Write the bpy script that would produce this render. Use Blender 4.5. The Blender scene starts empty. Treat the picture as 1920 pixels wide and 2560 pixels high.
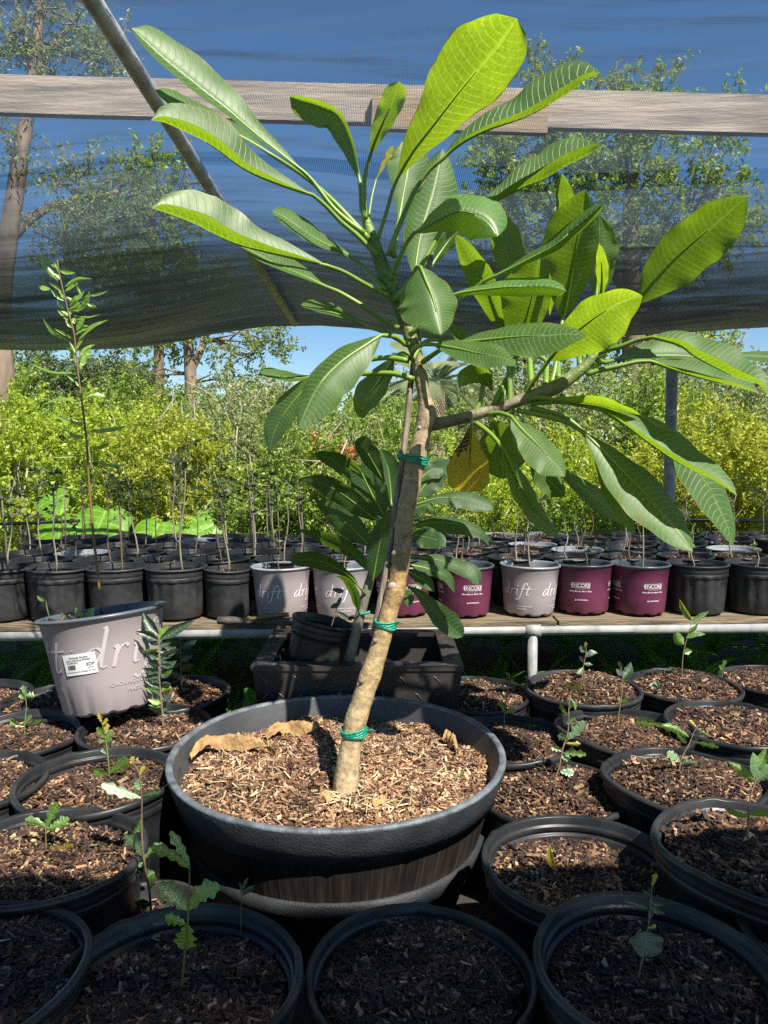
import bpy, math, random
import numpy as np
from mathutils import Vector, Matrix, noise as mnoise
R = math.radians
C = bpy.context.scene.collection
random.seed(7)
RNG = np.random.default_rng(11)

# ------------------------------------------------------------------ camera
FPX, PITCH, CAMZ = 1850.0, R(4.5), 1.26
cam = bpy.data.objects.new('camera', bpy.data.cameras.new('camera'))
C.objects.link(cam)
cam.location = (0, 0, CAMZ)
cam.rotation_euler = (R(90) - PITCH, 0, 0)
cam.data.sensor_fit = 'VERTICAL'
cam.data.sensor_height = 36.0
cam.data.lens = 36.0 * FPX / 2560.0
cam.data.clip_start = 0.02
cam.data.clip_end = 2000
bpy.context.scene.camera = cam
sc = bpy.context.scene
sc.render.resolution_x, sc.render.resolution_y = 768, 1024

# ------------------------------------------------------------------ world and sun
SUN_EL, SUN_DIR = R(53), Vector((0.60, -0.80, 0)).normalized()
world = bpy.data.worlds.new('World')
sc.world = world
world.use_nodes = True
wn = world.node_tree
bg = wn.nodes['Background']
sky = wn.nodes.new('ShaderNodeTexSky')
sky.sky_type = 'NISHITA'
sky.sun_disc = False
sky.sun_elevation = SUN_EL
sky.sun_rotation = math.atan2(SUN_DIR.x, SUN_DIR.y)
sky.altitude = 0
sky.air_density = 1.0
sky.dust_density = 0.15
sky.ozone_density = 2.6
hs = wn.nodes.new('ShaderNodeHueSaturation')
hs.inputs['Saturation'].default_value = 1.24
hs.inputs['Value'].default_value = 1.15
wn.links.new(sky.outputs[0], hs.inputs['Color'])
wn.links.new(hs.outputs[0], bg.inputs[0])
bg.inputs[1].default_value = 0.062
sun = bpy.data.objects.new('sun', bpy.data.lights.new('sun', 'SUN'))
C.objects.link(sun)
sun.data.energy = 5.0
sun.data.angle = R(0.55)
sun.data.color = (1.0, 0.95, 0.86)
sd = Vector((SUN_DIR.x * math.cos(SUN_EL), SUN_DIR.y * math.cos(SUN_EL), math.sin(SUN_EL)))
sun.rotation_euler = sd.to_track_quat('Z', 'Y').to_euler()
sc.view_settings.view_transform = 'Standard'
sc.view_settings.look = 'None'
sc.view_settings.exposure = 0.95
sc.view_settings.gamma = 1
sc.cycles.transparent_max_bounces = 24
sc.cycles.max_bounces = 8
sc.cycles.transmission_bounces = 6
sc.cycles.use_denoising = False

# ------------------------------------------------------------------ pixel -> world
cp, sp = math.cos(PITCH), math.sin(PITCH)
def P(px, py, z):
    """world point seen at full-size pixel (px,py), z metres along the view axis"""
    a = (px - 960.0) / FPX * z
    b = (1280.0 - py) / FPX * z
    return Vector((a, z * cp + b * sp, CAMZ - z * sp + b * cp))
def PH(px, py, h):
    """world point seen at pixel on the horizontal plane at height h"""
    k = (1280.0 - py) / FPX
    z = (h - CAMZ) / (-sp + k * cp)
    return P(px, py, z)
def PY(px, py, y):
    """world point seen at pixel on the vertical plane at ground distance y"""
    k = (1280.0 - py) / FPX
    return P(px, py, y / (cp + k * sp))

# ------------------------------------------------------------------ object helpers
def tag(o, label=None, cat=None, group=None, kind=None):
    if label: o['label'] = label
    if cat: o['category'] = cat
    if group: o['group'] = group
    if kind: o['kind'] = kind
    return o
def thing(name, label, cat, loc=(0, 0, 0), rot=(0, 0, 0), group=None):
    o = bpy.data.objects.new(name, None)
    C.objects.link(o)
    o.empty_display_size = 0.05
    o.location = loc
    o.rotation_euler = rot
    return tag(o, label, cat, group)
def link(name, me, parent=None, loc=None, rot=None, scale=None):
    o = bpy.data.objects.new(name, me)
    C.objects.link(o)
    if parent: o.parent = parent
    if loc is not None: o.location = loc
    if rot is not None: o.rotation_euler = rot
    if scale is not None: o.scale = scale
    return o
def mesh(name, verts, faces, mat=None, smooth=True, uv=None):
    me = bpy.data.meshes.new(name)
    me.from_pydata([tuple(v) for v in verts], [], faces)
    if uv is not None:
        l = me.uv_layers.new(name='UVMap')
        idx = np.empty(len(me.loops), dtype=np.int32)
        me.loops.foreach_get('vertex_index', idx)
        l.data.foreach_set('uv', np.asarray(uv, dtype=np.float32)[idx].ravel())
    if mat: me.materials.append(mat)
    if smooth: me.polygons.foreach_set('use_smooth', [True] * len(me.polygons))
    me.update()
    return me
def quads(name, V, mat, smooth=False):
    """V: (n,4,3) array of separate quads"""
    n = len(V)
    me = bpy.data.meshes.new(name)
    me.vertices.add(n * 4)
    me.vertices.foreach_set('co', V.reshape(-1).astype(np.float32))
    me.loops.add(n * 4)
    me.loops.foreach_set('vertex_index', np.arange(n * 4, dtype=np.int32))
    me.polygons.add(n)
    me.polygons.foreach_set('loop_start', np.arange(0, n * 4, 4, dtype=np.int32))
    if smooth: me.polygons.foreach_set('use_smooth', np.ones(n, dtype=bool))
    me.materials.append(mat)
    me.update(calc_edges=True)
    return me
def np_mesh(name, V, F, mat, smooth=False):
    """V (k,3), F (n,4)"""
    n = len(F)
    me = bpy.data.meshes.new(name)
    me.vertices.add(len(V))
    me.vertices.foreach_set('co', V.reshape(-1).astype(np.float32))
    me.loops.add(n * 4)
    me.loops.foreach_set('vertex_index', F.reshape(-1).astype(np.int32))
    me.polygons.add(n)
    me.polygons.foreach_set('loop_start', np.arange(0, n * 4, 4, dtype=np.int32))
    if smooth: me.polygons.foreach_set('use_smooth', np.ones(n, dtype=bool))
    me.materials.append(mat)
    me.update(calc_edges=True)
    return me
class MB:
    def __init__(s): s.v, s.f = [], []
    def add(s, v, f):
        k = len(s.v)
        s.v += [tuple(a) for a in v]
        s.f += [tuple(i + k for i in q) for q in f]
        return s
    def box(s, c, d, M=None):
        c = Vector(c); hx, hy, hz = d[0] / 2, d[1] / 2, d[2] / 2
        v = [Vector((x, y, z)) for z in (-hz, hz) for y in (-hy, hy) for x in (-hx, hx)]
        v = [c + (M @ a if M else a) for a in v]
        return s.add(v, [(0, 2, 3, 1), (4, 5, 7, 6), (0, 1, 5, 4), (2, 6, 7, 3), (0, 4, 6, 2), (1, 3, 7, 5)])
    def tube(s, pts, rad, n=8, cap=True, jit=0.0):
        pts = [Vector(p) for p in pts]
        if not hasattr(rad, '__len__'): rad = [rad] * len(pts)
        t0 = (pts[1] - pts[0]).normalized()
        a = t0.orthogonal().normalized()
        k = len(s.v)
        for i, p in enumerate(pts):
            t = (pts[min(i + 1, len(pts) - 1)] - pts[max(i - 1, 0)]).normalized()
            a = (a - t * a.dot(t)).normalized()
            b = t.cross(a)
            for j in range(n):
                w = 2 * math.pi * j / n
                r = rad[i] * (1 + jit * random.uniform(-1, 1))
                s.v.append(tuple(p + (a * math.cos(w) + b * math.sin(w)) * r))
        for i in range(len(pts) - 1):
            for j in range(n):
                q = (j + 1) % n
                s.f.append((k + i * n + j, k + i * n + q, k + (i + 1) * n + q, k + (i + 1) * n + j))
        if cap:
            s.f.append(tuple(k + j for j in reversed(range(n))))
            s.f.append(tuple(k + (len(pts) - 1) * n + j for j in range(n)))
        return s
    def lathe(s, prof, n=48, c=(0, 0, 0), fn=None):
        k = len(s.v); m = len(prof)
        for i in range(n):
            w = 2 * math.pi * i / n
            for (r, z) in prof:
                x, y, zz = r * math.cos(w), r * math.sin(w), z
                if fn: x, y, zz = fn(x, y, zz, w)
                s.v.append((x + c[0], y + c[1], zz + c[2]))
        for i in range(n):
            q = (i + 1) % n
            for j in range(m - 1):
                s.f.append((k + i * m + j, k + q * m + j, k + q * m + j + 1, k + i * m + j + 1))
        return s
    def build(s, name, mat, parent=None, smooth=True, **kw):
        return link(name, mesh(name, s.v, s.f, mat, smooth), parent, **kw)
def catmull(pts, n):
    """resample a polyline (any dimension) to n+1 smooth points, equal arc length"""
    p = np.array([tuple(a) for a in pts], dtype=float)
    if len(p) == 2:
        t = np.linspace(0, 1, n + 1)[:, None]
        return p[0] * (1 - t) + p[1] * t
    q = np.vstack([2 * p[0] - p[1], p, 2 * p[-1] - p[-2]])
    out = []
    for i in range(1, len(q) - 2):
        for t in np.linspace(0, 1, 12, endpoint=False):
            a, b, c_, d = q[i - 1], q[i], q[i + 1], q[i + 2]
            out.append(0.5 * ((2 * b) + (-a + c_) * t + (2 * a - 5 * b + 4 * c_ - d) * t * t + (-a + 3 * b - 3 * c_ + d) * t ** 3))
    out.append(p[-1])
    out = np.array(out)
    s = np.concatenate([[0], np.cumsum(np.linalg.norm(np.diff(out[:, :2] if out.shape[1] > 2 and False else out, axis=0), axis=1))])
    u = np.linspace(0, s[-1], n + 1)
    return np.stack([np.interp(u, s, out[:, k]) for k in range(out.shape[1])], axis=1)

# ------------------------------------------------------------------ materials
def newmat(name):
    m = bpy.data.materials.new(name)
    m.use_nodes = True
    nt = m.node_tree
    for n in list(nt.nodes): nt.nodes.remove(n)
    return m, nt, nt.nodes.new('ShaderNodeOutputMaterial')
def N(nt, t, **kw):
    n = nt.nodes.new('ShaderNode' + t)
    for k, v in kw.items(): setattr(n, k, v)
    return n
def ramp(nt, stops, interp='LINEAR'):
    r = N(nt, 'ValToRGB')
    cr = r.color_ramp
    cr.interpolation = interp
    while len(cr.elements) < len(stops): cr.elements.new(0.5)
    for e, (p, c) in zip(cr.elements, stops):
        e.position = p
        e.color = (c[0], c[1], c[2], 1)
    return r
def math_n(nt, op, a, b=None, c=None):
    n = N(nt, 'Math', operation=op)
    for i, x in enumerate((a, b, c)):
        if x is None: continue
        if isinstance(x, (int, float)): n.inputs[i].default_value = x
        else: nt.links.new(x, n.inputs[i])
    return n.outputs[0]
def simple(name, col, rough=0.5, var=0.3, scale=20, bump=0.0, bscale=60, col2=None, metallic=0, spec=0.5, stretch=None, detail=6):
    """plain surface with noise-mixed colour and optional bump"""
    m, nt, out = newmat(name)
    p = N(nt, 'BsdfPrincipled')
    tc = N(nt, 'TexCoord')
    src = tc.outputs['Object']
    if stretch:
        mp = N(nt, 'Mapping'); mp.inputs['Scale'].default_value = stretch
        nt.links.new(src, mp.inputs[0]); src = mp.outputs[0]
    nz = N(nt, 'TexNoise'); nz.inputs['Scale'].default_value = scale; nz.inputs['Detail'].default_value = detail
    nt.links.new(src, nz.inputs[0])
    c2 = col2 or tuple(c * (1 - var) for c in col)
    c1 = col if col2 else tuple(min(1, c * (1 + var)) for c in col)
    r = ramp(nt, [(0.32, c2), (0.68, c1)])
    nt.links.new(nz.outputs[0], r.inputs[0])
    nt.links.new(r.outputs[0], p.inputs['Base Color'])
    p.inputs['Roughness'].default_value = rough
    p.inputs['Metallic'].default_value = metallic
    p.inputs['Specular IOR Level'].default_value = spec
    if bump:
        nb = N(nt, 'TexNoise'); nb.inputs['Scale'].default_value = bscale; nb.inputs['Detail'].default_value = 5
        nt.links.new(src, nb.inputs[0])
        b = N(nt, 'Bump'); b.inputs['Strength'].default_value = bump; b.inputs['Distance'].default_value = 0.01
        nt.links.new(nb.outputs[0], b.inputs['Height'])
        nt.links.new(b.outputs[0], p.inputs['Normal'])
    nt.links.new(p.outputs[0], out.inputs[0])
    return m
def foliage_mat(name, cols, trans=(0.25, 0.4, 0.03), tf=0.4, gloss=0.02):
    """small-leaf foliage: colour differs from leaf to leaf"""
    m, nt, out = newmat(name)
    g = N(nt, 'NewGeometry')
    r = ramp(nt, [(i / max(1, len(cols) - 1), c) for i, c in enumerate(cols)])
    nt.links.new(g.outputs['Random Per Island'], r.inputs[0])
    d = N(nt, 'BsdfDiffuse'); t = N(nt, 'BsdfTranslucent'); mx = N(nt, 'MixShader'); gl = N(nt, 'BsdfGlossy'); m2 = N(nt, 'MixShader')
    nt.links.new(r.outputs[0], d.inputs[0])
    mm = N(nt, 'Mix', data_type='RGBA', blend_type='MIX'); mm.inputs[0].default_value = 0.6
    nt.links.new(r.outputs[0], mm.inputs[6]); mm.inputs[7].default_value = (*trans, 1)
    nt.links.new(mm.outputs[2], t.inputs[0])
    mx.inputs[0].default_value = tf
    nt.links.new(d.outputs[0], mx.inputs[1]); nt.links.new(t.outputs[0], mx.inputs[2])
    gl.inputs['Roughness'].default_value = 0.4
    m2.inputs[0].default_value = gloss
    nt.links.new(mx.outputs[0], m2.inputs[1]); nt.links.new(gl.outputs[0], m2.inputs[2])
    nt.links.new(m2.outputs[0], out.inputs[0])
    return m
def leaf_mat(name, top, trans, vein, nv=24, tf=0.42, gloss=0.07, brown=False, rough=0.42):
    m, nt, out = newmat(name)
    uv = N(nt, 'UVMap')
    sx = N(nt, 'SeparateXYZ'); nt.links.new(uv.outputs[0], sx.inputs[0])
    a = math_n(nt, 'ABSOLUTE', math_n(nt, 'MULTIPLY_ADD', sx.outputs[1], 2.0, -1.0))
    nz = N(nt, 'TexNoise'); nz.inputs['Scale'].default_value = 5.0
    nt.links.new(uv.outputs[0], nz.inputs[0])
    u = math_n(nt, 'MULTIPLY_ADD', nz.outputs[0], 0.03, sx.outputs[0])
    a2 = math_n(nt, 'POWER', a, 1.6)
    t = math_n(nt, 'MULTIPLY', math_n(nt, 'MULTIPLY_ADD', a2, -0.075, u), float(nv))
    fr = math_n(nt, 'ABSOLUTE', math_n(nt, 'SUBTRACT', math_n(nt, 'FRACT', t), 0.5))
    v1 = N(nt, 'MapRange', interpolation_type='SMOOTHSTEP')
    nt.links.new(fr, v1.inputs[0]); v1.inputs[1].default_value = 0.035; v1.inputs[2].default_value = 0.11
    v1.inputs[3].default_value = 0.85; v1.inputs[4].default_value = 0
    edge = N(nt, 'MapRange'); nt.links.new(a, edge.inputs[0])
    edge.inputs[1].default_value = 0.80; edge.inputs[2].default_value = 0.97; edge.inputs[3].default_value = 1; edge.inputs[4].default_value = 0
    v1e = math_n(nt, 'MULTIPLY', v1.outputs[0], edge.outputs[0])
    v2 = N(nt, 'MapRange', interpolation_type='SMOOTHSTEP')
    nt.links.new(a, v2.inputs[0]); v2.inputs[1].default_value = 0.02; v2.inputs[2].default_value = 0.06
    v2.inputs[3].default_value = 1; v2.inputs[4].default_value = 0
    vn = math_n(nt, 'MAXIMUM', v1e, v2.outputs[0])
    n2 = N(nt, 'TexNoise'); n2.inputs['Scale'].default_value = 2.2; nt.links.new(uv.outputs[0], n2.inputs[0])
    # dust, freckles and a slightly scorched margin that belong to the blade
    fz = N(nt, 'TexNoise'); fz.inputs['Scale'].default_value = 34; fz.inputs['Detail'].default_value = 6; nt.links.new(uv.outputs[0], fz.inputs[0])
    fr_ = ramp(nt, [(0.30, (0.72, 0.72, 0.66)), (0.5, (1, 1, 1)), (0.72, (1.18, 1.15, 1.12))]); nt.links.new(fz.outputs[0], fr_.inputs[0])
    scorch = math_n(nt, 'GREATER_THAN', math_n(nt, 'MULTIPLY_ADD', nz.outputs[0], 0.30, a), 1.13)
    spot = math_n(nt, 'GREATER_THAN', fz.outputs[0], 0.735)
    burn = math_n(nt, 'MAXIMUM', scorch, spot)
    def colmix(c1, cv, var):
        r = ramp(nt, [(0.3, tuple(x * (1 - var) for x in c1)), (0.7, tuple(min(1, x * (1 + var)) for x in c1))])
        nt.links.new(n2.outputs[0], r.inputs[0])
        last = r.outputs[0]
        if brown:
            w = N(nt, 'TexNoise'); w.inputs['Scale'].default_value = 7; w.inputs['Detail'].default_value = 8
            nt.links.new(uv.outputs[0], w.inputs[0])
            bx = math_n(nt, 'MULTIPLY', math_n(nt, 'GREATER_THAN', math_n(nt, 'MULTIPLY_ADD', w.outputs[0], 0.5, sx.outputs[1]), 0.80),
                        math_n(nt, 'LESS_THAN', math_n(nt, 'MULTIPLY_ADD', w.outputs[0], 0.6, sx.outputs[0]), 0.72))
            bm = N(nt, 'Mix', data_type='RGBA'); nt.links.new(bx, bm.inputs[0]); nt.links.new(last, bm.inputs[6])
            bm.inputs[7].default_value = (0.07, 0.035, 0.012, 1); last = bm.outputs[2]
        x = N(nt, 'Mix', data_type='RGBA')
        nt.links.new(vn, x.inputs[0]); nt.links.new(last, x.inputs[6]); x.inputs[7].default_value = (*cv, 1)
        y = N(nt, 'Mix', data_type='RGBA', blend_type='MULTIPLY'); y.inputs[0].default_value = 1; nt.links.new(x.outputs[2], y.inputs[6]); nt.links.new(fr_.outputs[0], y.inputs[7])
        w_ = N(nt, 'Mix', data_type='RGBA'); nt.links.new(burn, w_.inputs[0]); nt.links.new(y.outputs[2], w_.inputs[6]); w_.inputs[7].default_value = (0.22, 0.15, 0.04, 1)
        return w_.outputs[2]
    d = N(nt, 'BsdfDiffuse'); tr = N(nt, 'BsdfTranslucent'); gl = N(nt, 'BsdfGlossy')
    nt.links.new(colmix(top, vein, 0.18), d.inputs[0])
    nt.links.new(colmix(trans, tuple(min(1, x * 1.35 + 0.03) for x in trans), 0.12), tr.inputs[0])
    gl.inputs['Roughness'].default_value = rough
    gl.inputs[0].default_value = (1, 1, 0.93, 1)
    b = N(nt, 'Bump'); b.inputs['Strength'].default_value = 0.5; b.inputs['Distance'].default_value = 0.0015
    nt.links.new(math_n(nt, 'SUBTRACT', 0, vn), b.inputs['Height'])
    for s_ in (d, gl): nt.links.new(b.outputs[0], s_.inputs['Normal'])
    m1 = N(nt, 'MixShader'); m1.inputs[0].default_value = tf
    nt.links.new(d.outputs[0], m1.inputs[1]); nt.links.new(tr.outputs[0], m1.inputs[2])
    m2 = N(nt, 'MixShader'); m2.inputs[0].default_value = gloss
    nt.links.new(m1.outputs[0], m2.inputs[1]); nt.links.new(gl.outputs[0], m2.inputs[2])
    nt.links.new(m2.outputs[0], out.inputs[0])
    return m
def chips_mat(name, stops):
    m, nt, out = newmat(name)
    g = N(nt, 'NewGeometry'); r = ramp(nt, stops)
    nt.links.new(g.outputs['Random Per Island'], r.inputs[0])
    tc = N(nt, 'TexCoord'); nz = N(nt, 'TexNoise'); nz.inputs['Scale'].default_value = 180; nz.inputs['Detail'].default_value = 3
    nt.links.new(tc.outputs['Object'], nz.inputs[0])
    mx = N(nt, 'Mix', data_type='RGBA', blend_type='MULTIPLY'); mx.inputs[0].default_value = 0.8
    r2 = ramp(nt, [(0.3, (0.45, 0.42, 0.4)), (0.7, (1.25, 1.2, 1.15))])
    nt.links.new(nz.outputs[0], r2.inputs[0])
    nt.links.new(r.outputs[0], mx.inputs[6]); nt.links.new(r2.outputs[0], mx.inputs[7])
    # damp, darker patches of mulch
    dz = N(nt, 'TexNoise'); dz.inputs['Scale'].default_value = 9; dz.inputs['Detail'].default_value = 3; nt.links.new(tc.outputs['Object'], dz.inputs[0])
    dr = ramp(nt, [(0.36, (0.52, 0.48, 0.45)), (0.52, (1, 1, 1)), (0.72, (1.15, 1.12, 1.05))]); nt.links.new(dz.outputs[0], dr.inputs[0])
    mz = N(nt, 'Mix', data_type='RGBA', blend_type='MULTIPLY'); mz.inputs[0].default_value = 1; nt.links.new(mx.outputs[2], mz.inputs[6]); nt.links.new(dr.outputs[0], mz.inputs[7])
    p = N(nt, 'BsdfPrincipled'); p.inputs['Roughness'].default_value = 0.8
    nt.links.new(mz.outputs[2], p.inputs['Base Color'])
    nt.links.new(p.outputs[0], out.inputs[0])
    return m
def weave_mat(name, fill, fill2, col=(0.013, 0.015, 0.020), pu=0.0088, pv=0.0064):
    """knitted shade cloth: real open gaps between threads laid out in the cloth's own metres"""
    m, nt, out = newmat(name)
    uv = N(nt, 'UVMap'); sx = N(nt, 'SeparateXYZ'); nt.links.new(uv.outputs[0], sx.inputs[0])
    wz = N(nt, 'TexNoise'); wz.inputs['Scale'].default_value = 1.6; wz.inputs['Detail'].default_value = 4
    mp = N(nt, 'Mapping'); mp.inputs['Scale'].default_value = (0.9, 7, 1)
    nt.links.new(uv.outputs[0], mp.inputs[0]); nt.links.new(mp.outputs[0], wz.inputs[0])
    fu = math_n(nt, 'FRACT', math_n(nt, 'DIVIDE', math_n(nt, 'MULTIPLY_ADD', wz.outputs[0], 0.01, sx.outputs[0]), pu))
    fv = math_n(nt, 'FRACT', math_n(nt, 'DIVIDE', math_n(nt, 'MULTIPLY_ADD', wz.outputs[0], 0.008, sx.outputs[1]), pv))
    # density rises where the cloth is gathered towards its far hem
    gr = N(nt, 'MapRange'); nt.links.new(sx.outputs[1], gr.inputs[0])
    gr.inputs[1].default_value = 1.1; gr.inputs[2].default_value = 3.0; gr.inputs[3].default_value = fill; gr.inputs[4].default_value = fill2
    g01 = N(nt, 'MapRange'); nt.links.new(sx.outputs[1], g01.inputs[0]); g01.inputs[1].default_value = 0.0; g01.inputs[2].default_value = 4.0
    gr = ramp(nt, [(0.22, (fill,) * 3), (0.40, (fill * .6 + fill2 * .25,) * 3), (0.56, (fill2 * .76,) * 3), (0.74, (fill2,) * 3)])
    nt.links.new(g01.outputs[0], gr.inputs[0])
    f = math_n(nt, 'ADD', gr.outputs[0], math_n(nt, 'MULTIPLY_ADD', wz.outputs[0], 0.6, -0.30))
    cz = N(nt, 'TexNoise'); cz.inputs['Scale'].default_value = 1.0; cz.inputs['Detail'].default_value = 5; cz.inputs['Distortion'].default_value = 0.6
    mp2 = N(nt, 'Mapping'); mp2.inputs['Scale'].default_value = (0.8, 16, 1); mp2.inputs['Rotation'].default_value = (0, 0, 0.06)
    nt.links.new(uv.outputs[0], mp2.inputs[0]); nt.links.new(mp2.outputs[0], cz.inputs[0])
    cr2 = N(nt, 'MapRange'); nt.links.new(cz.outputs[0], cr2.inputs[0]); cr2.inputs[1].default_value = 0.52; cr2.inputs[2].default_value = 0.72; cr2.inputs[3].default_value = 0; cr2.inputs[4].default_value = 0.24
    f = math_n(nt, 'ADD', f, cr2.outputs[0])
    half = math_n(nt, 'MULTIPLY', f, 0.60)
    a = math_n(nt, 'LESS_THAN', fu, half); b = math_n(nt, 'LESS_THAN', fv, f)
    k = math_n(nt, 'MAXIMUM', a, b)
    p = N(nt, 'BsdfPrincipled'); p.inputs['Base Color'].default_value = (*col, 1); p.inputs['Roughness'].default_value = 0.38
    p.inputs['Specular IOR Level'].default_value = 0.35
    tl = N(nt, 'BsdfTranslucent'); tl.inputs[0].default_value = (0.17, 0.23, 0.34, 1)
    bp = N(nt, 'Bump'); bp.inputs['Strength'].default_value = 0.7; bp.inputs['Distance'].default_value = 0.002
    nt.links.new(math_n(nt, 'ADD', fu, fv), bp.inputs['Height']); nt.links.new(bp.outputs[0], p.inputs['Normal'])
    m1 = N(nt, 'MixShader')
    thick = N(nt, 'MapRange'); nt.links.new(f, thick.inputs[0]); thick.inputs[1].default_value = 0.25; thick.inputs[2].default_value = 0.75
    thick.inputs[3].default_value = 0.26; thick.inputs[4].default_value = 0.03; nt.links.new(thick.outputs[0], m1.inputs[0])
    nt.links.new(p.outputs[0], m1.inputs[1]); nt.links.new(tl.outputs[0], m1.inputs[2])
    tr = N(nt, 'BsdfTransparent'); m2 = N(nt, 'MixShader')
    nt.links.new(k, m2.inputs[0]); nt.links.new(tr.outputs[0], m2.inputs[1]); nt.links.new(m1.outputs[0], m2.inputs[2])
    nt.links.new(m2.outputs[0], out.inputs[0])
    return m

M = {}
M['ground'] = simple('ground', (0.028, 0.024, 0.018), 0.95, 0.4, 3, 0.8, 30)
M['black_plastic'] = simple('black_plastic', (0.040, 0.040, 0.040), 0.36, 0, 7, 0.14, 14, col2=(0.007, 0.008, 0.009), spec=0.38, detail=10)
M['dusty_plastic'] = simple('dusty_plastic', (0.045, 0.045, 0.046), 0.5, 0, 9, 0.25, 40, col2=(0.013, 0.014, 0.015), spec=0.35)
M['mauve_plastic'] = simple('mauve_plastic', (0.31, 0.265, 0.27), 0.45, 0.12, 4, 0.06, 20)
M['grey_rim'] = simple('grey_rim', (0.28, 0.30, 0.32), 0.4, 0.2, 8, 0.1, 30)
M['slate_rim'] = simple('slate_rim', (0.085, 0.10, 0.115), 0.35, 0.25, 8, 0.1, 30)
M['plum_plastic'] = simple('plum_plastic', (0.15, 0.030, 0.070), 0.45, 0, 6, 0.08, 22, col2=(0.10, 0.020, 0.048))
M['print_white'] = simple('print_white', (0.78, 0.74, 0.74), 0.5, 0.05)
M['print_mauve'] = simple('print_mauve', (0.44, 0.41, 0.41), 0.5, 0.06)
M['paper'] = simple('paper', (0.72, 0.73, 0.70), 0.5, 0.05)
M['ink'] = simple('ink', (0.03, 0.03, 0.03), 0.6, 0.1)
M['pipe'] = simple('galvanised_pipe', (0.34, 0.34, 0.335), 0.55, 0, 14, 0.2, 40, metallic=0.0, col2=(0.20, 0.20, 0.195))
M['pipe_dark'] = simple('weathered_pipe', (0.50, 0.49, 0.47), 0.5, 0.3, 14, 0.2, 50, metallic=0.1)
M['pipe_rust'] = simple('rusty_pipe', (0.50, 0.47, 0.44), 0.6, 0, 9, 0.3, 40, col2=(0.30, 0.13, 0.07))
M['beam'] = simple('grey_lumber', (0.50, 0.41, 0.31), 0.85, 0, 3, 0.35, 10, col2=(0.26, 0.21, 0.165), stretch=(1.0, 12, 12))
M['beam2'] = simple('amber_lumber', (0.46, 0.32, 0.17), 0.8, 0, 3, 0.3, 10, col2=(0.24, 0.17, 0.10), stretch=(1.0, 12, 12))
M['board'] = simple('bench_board', (0.27, 0.205, 0.12), 0.85, 0, 6, 0.5, 20, col2=(0.06, 0.045, 0.03), stretch=(1.0, 9, 9))
M['bamboo'] = simple('bamboo', (0.12, 0.10, 0.085), 0.6, 0, 30, 0.3, 60, col2=(0.035, 0.03, 0.03), stretch=(1, 8, 8))
M['stake'] = simple('cane_stake', (0.30, 0.235, 0.17), 0.6, 0, 25, 0.3, 60, col2=(0.11, 0.08, 0.06), stretch=(4, 4, 0.5))
M['tie'] = simple('green_tape', (0.01, 0.28, 0.18), 0.25, 0.3, 40, 0.5, 80)
M['tread'] = simple('tread_plate', (0.050, 0.043, 0.040), 0.42, 0, 7, 0.1, 60, col2=(0.024, 0.021, 0.020))
M['band'] = simple('barrel_band', (0.040, 0.045, 0.050), 0.55, 0, 14, 0.35, 160, col2=(0.020, 0.024, 0.028))
M['hoop'] = simple('barrel_hoop', (0.024, 0.027, 0.030), 0.6, 0, 14, 0.35, 160, col2=(0.012, 0.014, 0.017))
M['band_edge'] = simple('worn_edge', (0.17, 0.19, 0.205), 0.5, 0, 25, 0.3, 120, col2=(0.05, 0.06, 0.066), detail=10)
M['barrel_in'] = simple('barrel_inside', (0.050, 0.052, 0.055), 0.5, 0.25, 5, 0.15, 60)
M['soil'] = simple('soil', (0.045, 0.026, 0.017), 0.95, 0.5, 30, 0.9, 120)
M['bark'] = simple('tree_bark', (0.22, 0.16, 0.11), 0.9, 0.45, 7, 0.9, 14, stretch=(1, 1, 0.35))
M['bark_pale'] = simple('pale_bark', (0.42, 0.31, 0.20), 0.9, 0.35, 6, 0.9, 14)
M['twig'] = simple('pale_twig', (0.36, 0.31, 0.22), 0.8, 0.25, 20)
M['stem'] = simple('brown_stem', (0.22, 0.145, 0.085), 0.7, 0.3, 60, 0.3, 200)
M['stem_green'] = simple('green_stem', (0.13, 0.17, 0.045), 0.55, 0.25, 30)
M['stem_red'] = simple('red_stem', (0.20, 0.11, 0.035), 0.55, 0, 9, 0.2, 120, col2=(0.12, 0.13, 0.035))
M['petiole'] = simple('petiole', (0.16, 0.26, 0.035), 0.38, 0.2, 9)
M['dry_leaf'] = simple('dry_leaf', (0.50, 0.32, 0.13), 0.7, 0, 22, 0.8, 50, col2=(0.24, 0.13, 0.05))
M['straw'] = chips_mat('blond_straw', [(0.0, (0.42, 0.31, 0.17)), (1.0, (0.72, 0.62, 0.42))])
M['stone'] = simple('stone', (0.55, 0.50, 0.44), 0.8, 0.2, 12, 0.4, 40)
M['white_thing'] = simple('white_plastic', (0.75, 0.75, 0.75), 0.5, 0.05)
M['flower'] = foliage_mat('red_flower', [(0.55, 0.09, 0.04), (0.75, 0.2, 0.08), (0.4, 0.06, 0.04)], (0.8, 0.15, 0.05), 0.3)
M['leaf'] = leaf_mat('plumeria_leaf', (0.056, 0.128, 0.022), (0.33, 0.52, 0.015), (0.155, 0.25, 0.07), tf=0.38, gloss=0.05, rough=0.5)
M['leaf_young'] = leaf_mat('young_plumeria_leaf', (0.085, 0.20, 0.04), (0.50, 0.72, 0.02), (0.18, 0.30, 0.08), tf=0.46)
M['leaf_yellow'] = leaf_mat('yellowing_leaf', (0.55, 0.42, 0.02), (0.9, 0.68, 0.02), (0.5, 0.4, 0.06), nv=16, tf=0.58, brown=True)
M['leaf_dark'] = leaf_mat('dark_plumeria_leaf', (0.026, 0.072, 0.016), (0.20, 0.36, 0.02), (0.06, 0.13, 0.03), nv=18, tf=0.33, gloss=0.03, rough=0.55)
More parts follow.
